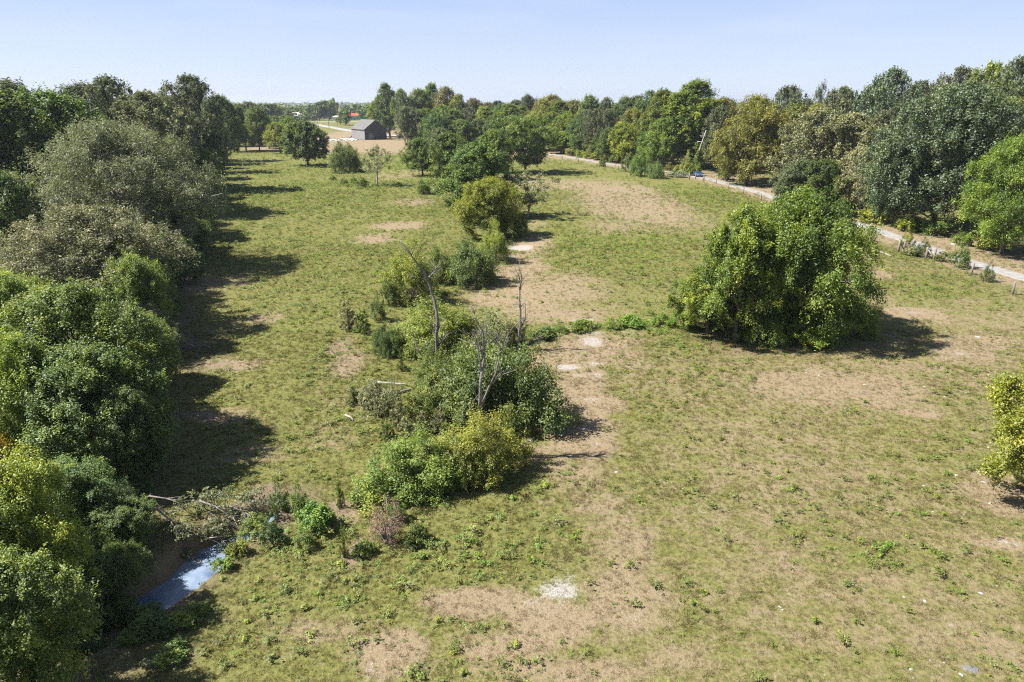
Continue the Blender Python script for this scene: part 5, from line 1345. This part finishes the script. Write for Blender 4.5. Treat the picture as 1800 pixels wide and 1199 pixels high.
def grass_mat():
    m, t, o = nt('grass_blades')
    at = N(t, 'ShaderNodeAttribute', attribute_name='tint')
    di = N(t, 'ShaderNodeAttribute', attribute_name='dry', attribute_type='INSTANCER')
    oi = N(t, 'ShaderNodeObjectInfo')
    g = ramp(t, at.outputs['Fac'], [(0.1, (0.089, 0.102, 0.027)), (0.5, (0.198, 0.191, 0.054)), (0.9, (0.319, 0.274, 0.104))])
    s = ramp(t, at.outputs['Fac'], [(0.1, (0.160, 0.122, 0.066)), (0.5, (0.309, 0.248, 0.142)), (0.9, (0.453, 0.380, 0.246))])
    f = mth(t, 'ADD', di.outputs['Fac'], mth(t, 'MULTIPLY', mth(t, 'SUBTRACT', oi.outputs['Random'], 0.5), 0.55), clamp=True)
    c = mixc(t, f, g, s)
    d = N(t, 'ShaderNodeBsdfDiffuse'); t.links.new(c, d.inputs[0])
    tr = N(t, 'ShaderNodeBsdfTranslucent'); t.links.new(c, tr.inputs[0])
    mx = N(t, 'ShaderNodeMixShader'); mx.inputs[0].default_value = 0.35
    t.links.new(d.outputs[0], mx.inputs[1]); t.links.new(tr.outputs[0], mx.inputs[2]); t.links.new(mx.outputs[0], o.inputs[0])
    return m
GM = grass_mat()

def proto_collection(name, meshes):
    c = bpy.data.collections.new(name)                 # kept out of the scene, only instanced
    for i, me_ in enumerate(meshes):
        o_ = bpy.data.objects.new(f'{name}_{"abcdefgh"[i]}', me_); c.objects.link(o_)
    return c

def scatter(name, x, y, scale, idx, dry, coll, label, cat, tilt=0.15, kind='stuff'):
    n = len(x); z = ground_z(x, y)
    me_ = bpy.data.meshes.new(name + '_points'); me_.vertices.add(n)
    me_.vertices.foreach_set('co', np.stack([x, y, z], -1).astype(np.float32).ravel())
    for k, v, ty in (('size', scale, 'FLOAT'), ('spin', RNG.uniform(0, 6.283, n), 'FLOAT'), ('dry', dry, 'FLOAT')):
        a_ = me_.attributes.new(k, ty, 'POINT'); a_.data.foreach_set('value', np.asarray(v, np.float32))
    a_ = me_.attributes.new('pick', 'INT', 'POINT'); a_.data.foreach_set('value', np.asarray(idx, np.int32))
    o_ = obj(name, me_)
    g = bpy.data.node_groups.new(name + '_scatter', 'GeometryNodeTree')
    g.interface.new_socket('Geometry', in_out='INPUT', socket_type='NodeSocketGeometry'); g.interface.new_socket('Geometry', in_out='OUTPUT', socket_type='NodeSocketGeometry')
    gi = g.nodes.new('NodeGroupInput'); go = g.nodes.new('NodeGroupOutput')
    ip = g.nodes.new('GeometryNodeInstanceOnPoints'); ci = g.nodes.new('GeometryNodeCollectionInfo')
    ci.inputs['Collection'].default_value = coll; ci.inputs['Separate Children'].default_value = True; ci.inputs['Reset Children'].default_value = True
    def att(nm, ty):
        q_ = g.nodes.new('GeometryNodeInputNamedAttribute'); q_.data_type = ty; q_.inputs['Name'].default_value = nm; return q_.outputs['Attribute']
    cx_ = g.nodes.new('ShaderNodeCombineXYZ'); g.links.new(att('spin', 'FLOAT'), cx_.inputs['Z'])
    er = g.nodes.new('FunctionNodeEulerToRotation'); g.links.new(cx_.outputs[0], er.inputs[0])
    mp = g.nodes.new('GeometryNodeMeshToPoints'); g.links.new(gi.outputs[0], mp.inputs[0])
    g.links.new(mp.outputs[0], ip.inputs['Points']); g.links.new(ci.outputs[0], ip.inputs['Instance'])
    ip.inputs['Pick Instance'].default_value = True
    g.links.new(att('pick', 'INT'), ip.inputs['Instance Index']); g.links.new(er.outputs[0], ip.inputs['Rotation']); g.links.new(att('size', 'FLOAT'), ip.inputs['Scale'])
    g.links.new(ip.outputs[0], go.inputs[0])
    md = o_.modifiers.new('scatter', 'NODES'); md.node_group = g
    tag(o_, label, cat, kind=kind)
    return o_

def sample(y0, y1, per_m2, px0=-60, px1=1860):
    """even spread over the seen part of the land between two distances"""
    m = 0.5 * (px1 - px0) / F
    wmax = (px1 - px0) / F * (y1 * CP + CAM_Z * SP)
    n = int(per_m2 * wmax * (y1 - y0))
    x = RNG.uniform((px0 - 900) / F * (y1 * CP + 6.6), (px1 - 900) / F * (y1 * CP + 6.6), n); y = RNG.uniform(y0, y1, n)
    t = y * CP + CAM_Z * SP
    k = (x > (px0 - 900) / F * t) & (x < (px1 - 900) / F * t)
    return x[k], y[k]

def open_ground(x, y):
    ok = poly_dist(x, y, ROAD) > 1.75
    c = poly_dist(x, y, CREEK); ok &= c > 1.5
    ok &= ~((y < 290) & (x > road_x(y) + 40))
    ok &= x > left_edge(y) - 6
    return ok

gx_, gy_ = [], []
for a, b, dns in ((15, 34, 27), (34, 60, 15), (60, 100, 4.5), (100, 160, 1.2)):
    x, y = sample(a, b, dns); gx_.append(x); gy_.append(y)
x = np.concatenate(gx_); y = np.concatenate(gy_)
dry, bare, soil, lush = field_masks(x, y)
k = open_ground(x, y) & (RNG.uniform(0, 1, len(x)) > np.clip(bare * 0.9 + soil * 0.7 + 0.12 * dry, 0, 0.97))
x, y, dry, lush = x[k], y[k], dry[k], lush[k]
dd = np.clip(0.14 + dry * 1.5 + 1.0 * (fbm(x / 1.6, y / 1.6, 21, 3) - 0.5) + 0.7 * (fbm(x / 14, y / 14, 22, 2) - 0.5) - 0.3 * lush, 0, 1)
sz = (0.55 + 1.0 * RNG.uniform(0, 1, len(x)) ** 2) * (0.85 + 0.4 * vnoise(x / 0.9, y / 0.9, 92)) * np.interp(y, [20, 60, 150], [0.72, 0.95, 1.7]) * np.where(dd > 0.6, 0.8, 1.0)
tufts = proto_collection('grass_tuft', [blade_tuft(f'tuft_{i}', 200 + i, 22, 0.15, 0.08, 0.24, GM, 0.010, 0.5) for i in range(4)] + [blade_tuft('tuft_tall', 209, 16, 0.10, 0.22, 0.46, GM, 0.009, 1.6)])
tl = (vnoise(x / 1.5, y / 1.5, 93) > 0.72) & (RNG.uniform(0, 1, len(x)) < 0.22)
scatter('grass', x, y, sz, np.where(tl, 4, RNG.integers(0, 4, len(x))), dd, tufts, 'short pasture grass, part green and part straw coloured', 'grass')

wx_, wy_ = [], []
for a, b, dns in ((15, 34, 9.0), (34, 60, 7.5), (60, 110, 4.6), (110, 180, 2.8), (180, 285, 1.2)):
    x, y = sample(a, b, dns); wx_.append(x); wy_.append(y)
x = np.concatenate(wx_); y = np.concatenate(wy_)
dry, bare, soil, lush = field_masks(x, y)
cl = 0.55 * fbm(x / 2.6, y / 2.6, 61, 2) + 0.45 * fbm(x / 11, y / 11, 62, 3)
rate = (0.12 + 0.88 * sstep(0.36, 0.64, cl)) * np.where(x < 2 + 0.06 * y, 1.0, np.interp(y, [20, 60, 100], [0.45, 0.55, 0.9]))
rate = np.clip(rate + 0.75 * lush, 0, 1) * np.clip(1 - 1.0 * dry, 0.06, 1) * (1 - 0.8 * soil) * (1 - np.clip(bare * 2, 0, 1))
k = open_ground(x, y) & (RNG.uniform(0, 1, len(x)) < rate)
x, y, lush = x[k], y[k], lush[k]
weeds_c = proto_collection('weed_plant', [weed_plant('weed_a', 301, 80, 0.20, 0.34, 0.10, 0.5, 'weed'), weed_plant('weed_b', 302, 90, 0.24, 0.42, 0.11, 0.45, 'weed'), weed_plant('weed_c', 303, 70, 0.18, 0.30, 0.09, 0.6, 'lush'), weed_plant('weed_d', 304, 70, 0.22, 0.26, 0.11, 0.5, 'walnut'), weed_plant('weed_e', 305, 80, 0.18, 0.60, 0.09, 0.35, 'sage')])
sz = (0.32 + 0.95 * RNG.uniform(0, 1, len(x)) ** 4) * np.interp(y, [20, 60, 130, 280], [0.85, 0.95, 1.25, 1.9]) * (1 + 0.5 * lush)
pk = RNG.choice(5, len(x), p=[.36, .24, .2, .15, .05]); pk = np.where((lush > 0.5) & (RNG.uniform(0, 1, len(x)) < 0.7), 2, pk)
scatter('weeds', x, y, sz, pk, np.zeros(len(x)), weeds_c, 'low leafy green weeds dotted through the pasture', 'weeds')
print('grass', len(dd), 'weeds', len(x))

name_family()
# ------------------------------------------------------------------ summer haze
hz = Boxes(); hz.box(-5600, 5600, -700, 6600, -4.0, 48.0)
hm, ht, ho = nt('haze')
hv = N(ht, 'ShaderNodeVolumePrincipled'); hv.inputs['Color'].default_value = (0.80, 0.88, 1.0, 1); hv.inputs['Density'].default_value = 0.00012; hv.inputs['Anisotropy'].default_value = 0.2
ht.links.new(hv.outputs[0], ho.inputs['Volume'])
tag(obj('haze', hz.mesh('haze', hm)), kind='stuff')
